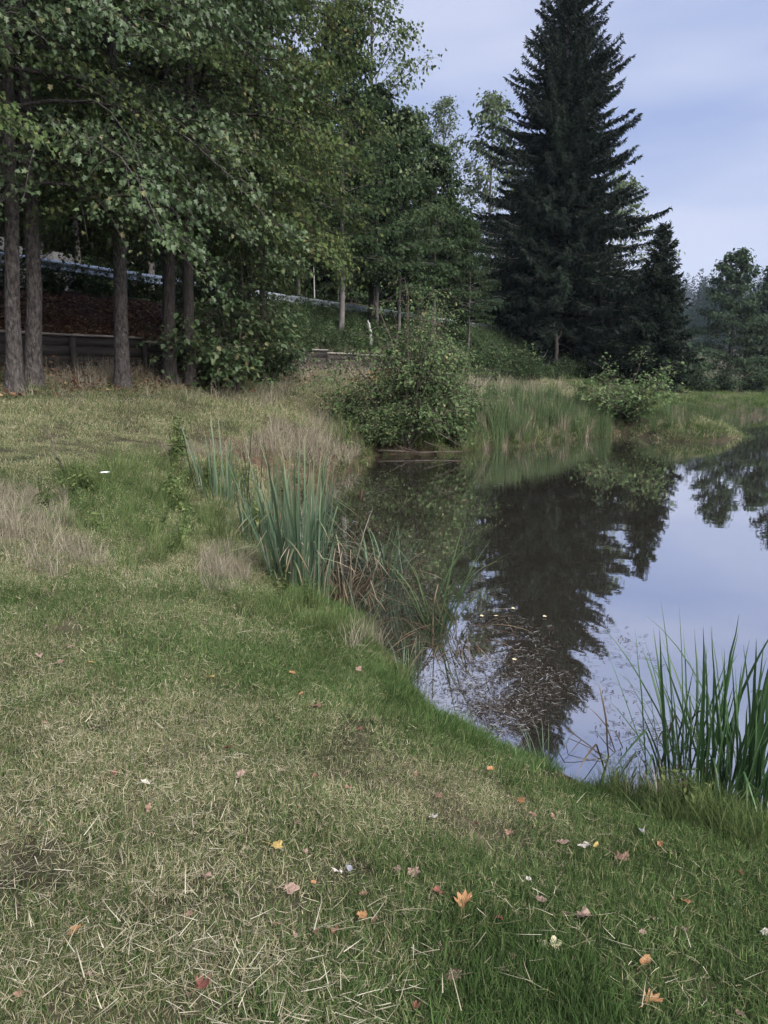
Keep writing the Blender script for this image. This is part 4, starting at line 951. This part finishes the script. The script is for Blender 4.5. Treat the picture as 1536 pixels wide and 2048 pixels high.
# ------------------------------------------------------------------ fallen leaves, each one a thing
def fallen_leaf_mesh(name, seed, kind, mat):
    g = np.random.default_rng(seed)
    if kind == 'maple': prof = [(0, .36), (.2, .62), (.4, .78), (.62, .58), (.85, .80), (1.05, 1.0), (1.3, .74), (math.pi / 2, 1.12)]
    elif kind == 'oval': prof = [(0, .40), (.4, .50), (.8, .66), (1.2, .92), (math.pi / 2, 1.15)]
    else: prof = [(0, .34), (.3, .62), (.55, .56), (.8, .86), (1.05, .74), (1.3, 1.0), (math.pi / 2, 1.15)]
    a = [p_[0] for p_ in prof]; r_ = [p_[1] for p_ in prof]
    ang = np.array(a + [math.pi - v for v in a[-2::-1]] + [math.pi + .8, math.pi * 1.5, math.pi * 2 - .8]); rad = np.array(r_ + r_[-2::-1] + [.45, .25, .45]) * .5
    rad = rad * g.uniform(.72, 1.12, len(rad))
    X, Y = rad * np.cos(ang), rad * np.sin(ang); curl = g.uniform(.5, 1.7); cup = g.uniform(-.3, .7)
    z = .10 * g.normal(0, 1, len(ang)) * .5 + curl * X ** 2 * .9 + cup * Y * Y
    V = [np.stack([X, Y, z], -1), np.stack([X * .5, Y * .5, z * .2 + .02 * g.normal(0, 1, len(ang))], -1), [[0, 0, 0]]]
    V = np.concatenate(V); m = len(ang); j = np.arange(m); k = (j + 1) % m
    tri = np.stack([j + m, k + m, np.full(m, 2 * m)], -1); quad = np.stack([j, k, k + m, j + m], -1)
    st_ = np.array([(0.012, -.1, .0), (-.012, -.1, .0), (-.010 + .05, -.62, .06), (.010 + .05, -.62, .06)]); V = np.concatenate([V, st_])
    return make_mesh(name, V, [quad, tri, np.array([[2 * m + 1, 2 * m + 2, 2 * m + 3, 2 * m + 4]])], mat, True)
LM = {}
for c in FL:
    LM[c] = [fallen_leaf_mesh('fallen_leaf', 400 + i * 7 + len(c), kd, FL[c]) for i, kd in enumerate(('maple', 'birch', 'oval'))]
GL = 'fallen leaves on the mown bank'
# px, py, size (m), colour, shape, label
named = [(548, 1708, .062, 'yellow', 0, 'bright yellow fallen leaf lying flat in the left foreground grass'),
         (1088, 1912, .055, 'pale', 1, 'left of two cream-coloured leaves lying side by side in the foreground'),
         (1110, 1915, .055, 'pale', 1, 'right of two cream-coloured leaves lying side by side in the foreground'),
         (724, 1856, .055, 'orange', 1, 'orange fallen leaf in the middle foreground'),
         (673, 1878, .038, 'red', 0, 'small dark red leaf left of the orange one'),
         (1173, 1705, .060, 'white', 1, 'whitish fallen leaf near the flag clump'),
         (1190, 1710, .040, 'yellow', 2, 'small ochre leaf touching the whitish leaf'),
         (1235, 1728, .095, 'brown', 0, 'large crumpled brown leaf right of the whitish leaf'),
         (1062, 1642, .055, 'brown', 2, 'rolled brown leaf lying below the bare patch'),
         (1118, 1700, .055, 'pink', 2, 'pinkish brown oval leaf left of the whitish leaf'),
         (983, 1551, .050, 'orange', 2, 'orange leaf standing up near the water tip'),
         (1037, 1615, .055, 'orange', 0, 'rust-coloured leaf between the bare patch and the rolled leaf'),
         (592, 1660, .045, 'pink', 0, 'pink-brown leaf in the grass above the yellow leaf'),
         (486, 1560, .048, 'pink', 1, 'pale pink leaf alone in the left middle of the slope'),
         (925, 1828, .075, 'orange', 0, 'rusty curled leaf right of the orange foreground leaf'),
         (994, 1856, .042, 'red', 1, 'small red-brown leaf below the rusty curled leaf'),
         (880, 1803, .045, 'red', 0, 'dark red leaf upper left of the rusty curled leaf'),
         (830, 1757, .065, 'pink', 0, 'pinkish curled leaf in the centre of the foreground'),
         (1362, 1820, .055, 'orange', 2, 'tan leaf lying at the right below the flag clump'),
         (1285, 1948, .055, 'orange', 2, 'ochre oval leaf in the bottom right grass'),
         (1296, 2025, .065, 'orange', 0, 'orange leaf at the bottom right edge'),
         (1160, 1848, .075, 'pink', 0, 'long pinkish leaf right of the centre foreground'),
         (1075, 1815, .050, 'pink', 2, 'pink-brown leaf left of the long pinkish one'),
         (680, 1762, .050, 'white', 1, 'pale bleached leaf in the left middle foreground'),
         (700, 1752, .038, 'grey', 1, 'grey leaf touching the pale bleached leaf'),
         (575, 1795, .060, 'pink', 1, 'pinkish leaf beside a bare spot in the left foreground'),
         (630, 1785, .028, 'orange', 2, 'tiny orange leaf left of the pale bleached leaf'),
         (408, 1770, .060, 'pink', 0, 'pink-brown leaf at the left of the foreground'),
         (146, 1888, .050, 'orange', 1, 'orange-tan leaf in the bottom left straw'),
         (400, 1995, .060, 'red', 0, 'reddish leaf at the bottom left edge'),
         (915, 1972, .060, 'pink', 1, 'pinkish leaf near the bottom centre'),
         (1525, 1885, .045, 'white', 2, 'pale pink leaf at the right edge'),
         (1287, 1680, .040, 'grey', 1, 'bluish grey leaf in the grass below the flag clump'),
         (1058, 1778, .030, 'white', 2, 'tiny white leaf in the right middle foreground'),
         (80, 1324, .060, 'pink', 0, 'pale pink leaf far left on the mown slope'),
         (124, 1336, .055, 'pink', 1, 'second pale pink leaf far left, right of its twin'),
         (186, 1338, .045, 'yellow', 2, 'small yellow leaf far left on the mown slope'),
         (418, 1368, .060, 'yellow', 2, 'ochre leaf in the middle of the mown slope'),
         (600, 1402, .045, 'orange', 2, 'small orange-yellow leaf near the centre of the slope'),
         (285, 1418, .055, 'pink', 0, 'pink leaf on the left part of the slope below the yellow one'),
         (720, 1350, .070, 'pink', 0, 'pinkish crumpled leaf near the water edge below the sedge'),
         (628, 1424, .085, 'brown', 0, 'crumpled brown leaf on the slope above the bare patch'),
         (462, 1508, .05, 'red', 1, 'dull red leaf alone in the left half of the slope'),
         (297, 1582, .05, 'white', 2, 'whitish leaf in the straw at the left'),
         (588, 1357, .05, 'orange', 1, 'rust leaf above the small orange-yellow leaf'),
         (864, 1648, .055, 'white', 0, 'pale leaf at the lower edge of the bare patch'),
         (1016, 1682, .05, 'brown', 0, 'curled brown leaf below the bare patch'),
         (875, 1605, .05, 'brown', 0, 'brown leaf inside the bare patch'),
         (700, 1590, .04, 'brown', 1, 'small brown leaf left of the bare patch'),
         (1320, 1702, .045, 'orange', 2, 'tan leaf right of the large crumpled brown leaf')]
PX = np.array([v[0] for v in named]); PY = np.array([v[1] for v in named]); HP = ground_hit(PX, PY)
gl = np.random.default_rng(31)
for (px, py, sz, c, kd, lab), p in zip(named, HP):
    o = link('fallen_leaf', LM[c][kd], loc=(p[0], p[1], p[2] + .034), label=lab, cat='leaf', group=GL, scale=sz * 1.1)
    o.rotation_euler = (gl.normal(.12, .2), gl.normal(0, .2), gl.uniform(0, 6.283))
n = 40; px = gl.uniform(0, 1536, n); py = 1300 + 748 * gl.random(n) ** .8; HP = ground_hit(px, py); dd = pond_sd(HP[:, 0], HP[:, 1])
cs = ['pink', 'brown', 'brown', 'red', 'pink', 'pink']
for i, (p, d_) in enumerate(zip(HP, dd)):
    if d_ < .25: continue
    o = link('fallen_leaf', LM[cs[i % 6]][i % 3], loc=(p[0], p[1], p[2] + .022), label='small withered brown leaf half sunk in the mown grass', cat='leaf', group='small withered leaves in the grass', scale=gl.uniform(.028, .045))
    o.rotation_euler = (gl.normal(.2, .3), gl.normal(0, .3), gl.uniform(0, 6.283))
# leaves floating on the pond
for px, py, lab in [(990, 1231, 'largest pale leaf floating right of the lone rush tuft'), (1027, 1217, 'pale leaf floating beyond the lone rush tuft'), (1090, 1233, 'pale leaf floating at the edge of the dark reflection'),
                    (964, 1232, 'small pale leaf floating closest to the lone rush tuft'), (1030, 1318, 'small pale leaf floating among the debris below the lone rush tuft')]:
    p = wpt(px, py, .012); o = link('floating_leaf', LM['pale'][2], loc=tuple(p), label=lab, cat='leaf', group='leaves floating on the pond', scale=(.075, .045, .02)); o.rotation_euler[2] = 1.2 + px % 7

# ------------------------------------------------------------------ dusk haze over the valley
hm, hn, hl, hout = new_mat('haze')
pv = hn.new('ShaderNodeVolumePrincipled'); pv.inputs['Color'].default_value = (.78, .87, 1.0, 1); pv.inputs['Density'].default_value = .0002
pv.inputs['Anisotropy'].default_value = .1
hl.new(pv.outputs[0], hout.inputs['Volume'])
mb = MB(); mb.box((20, 230, 42), (330, 270, 44.5))
link('haze', mb.mesh('haze', hm), kind='stuff')
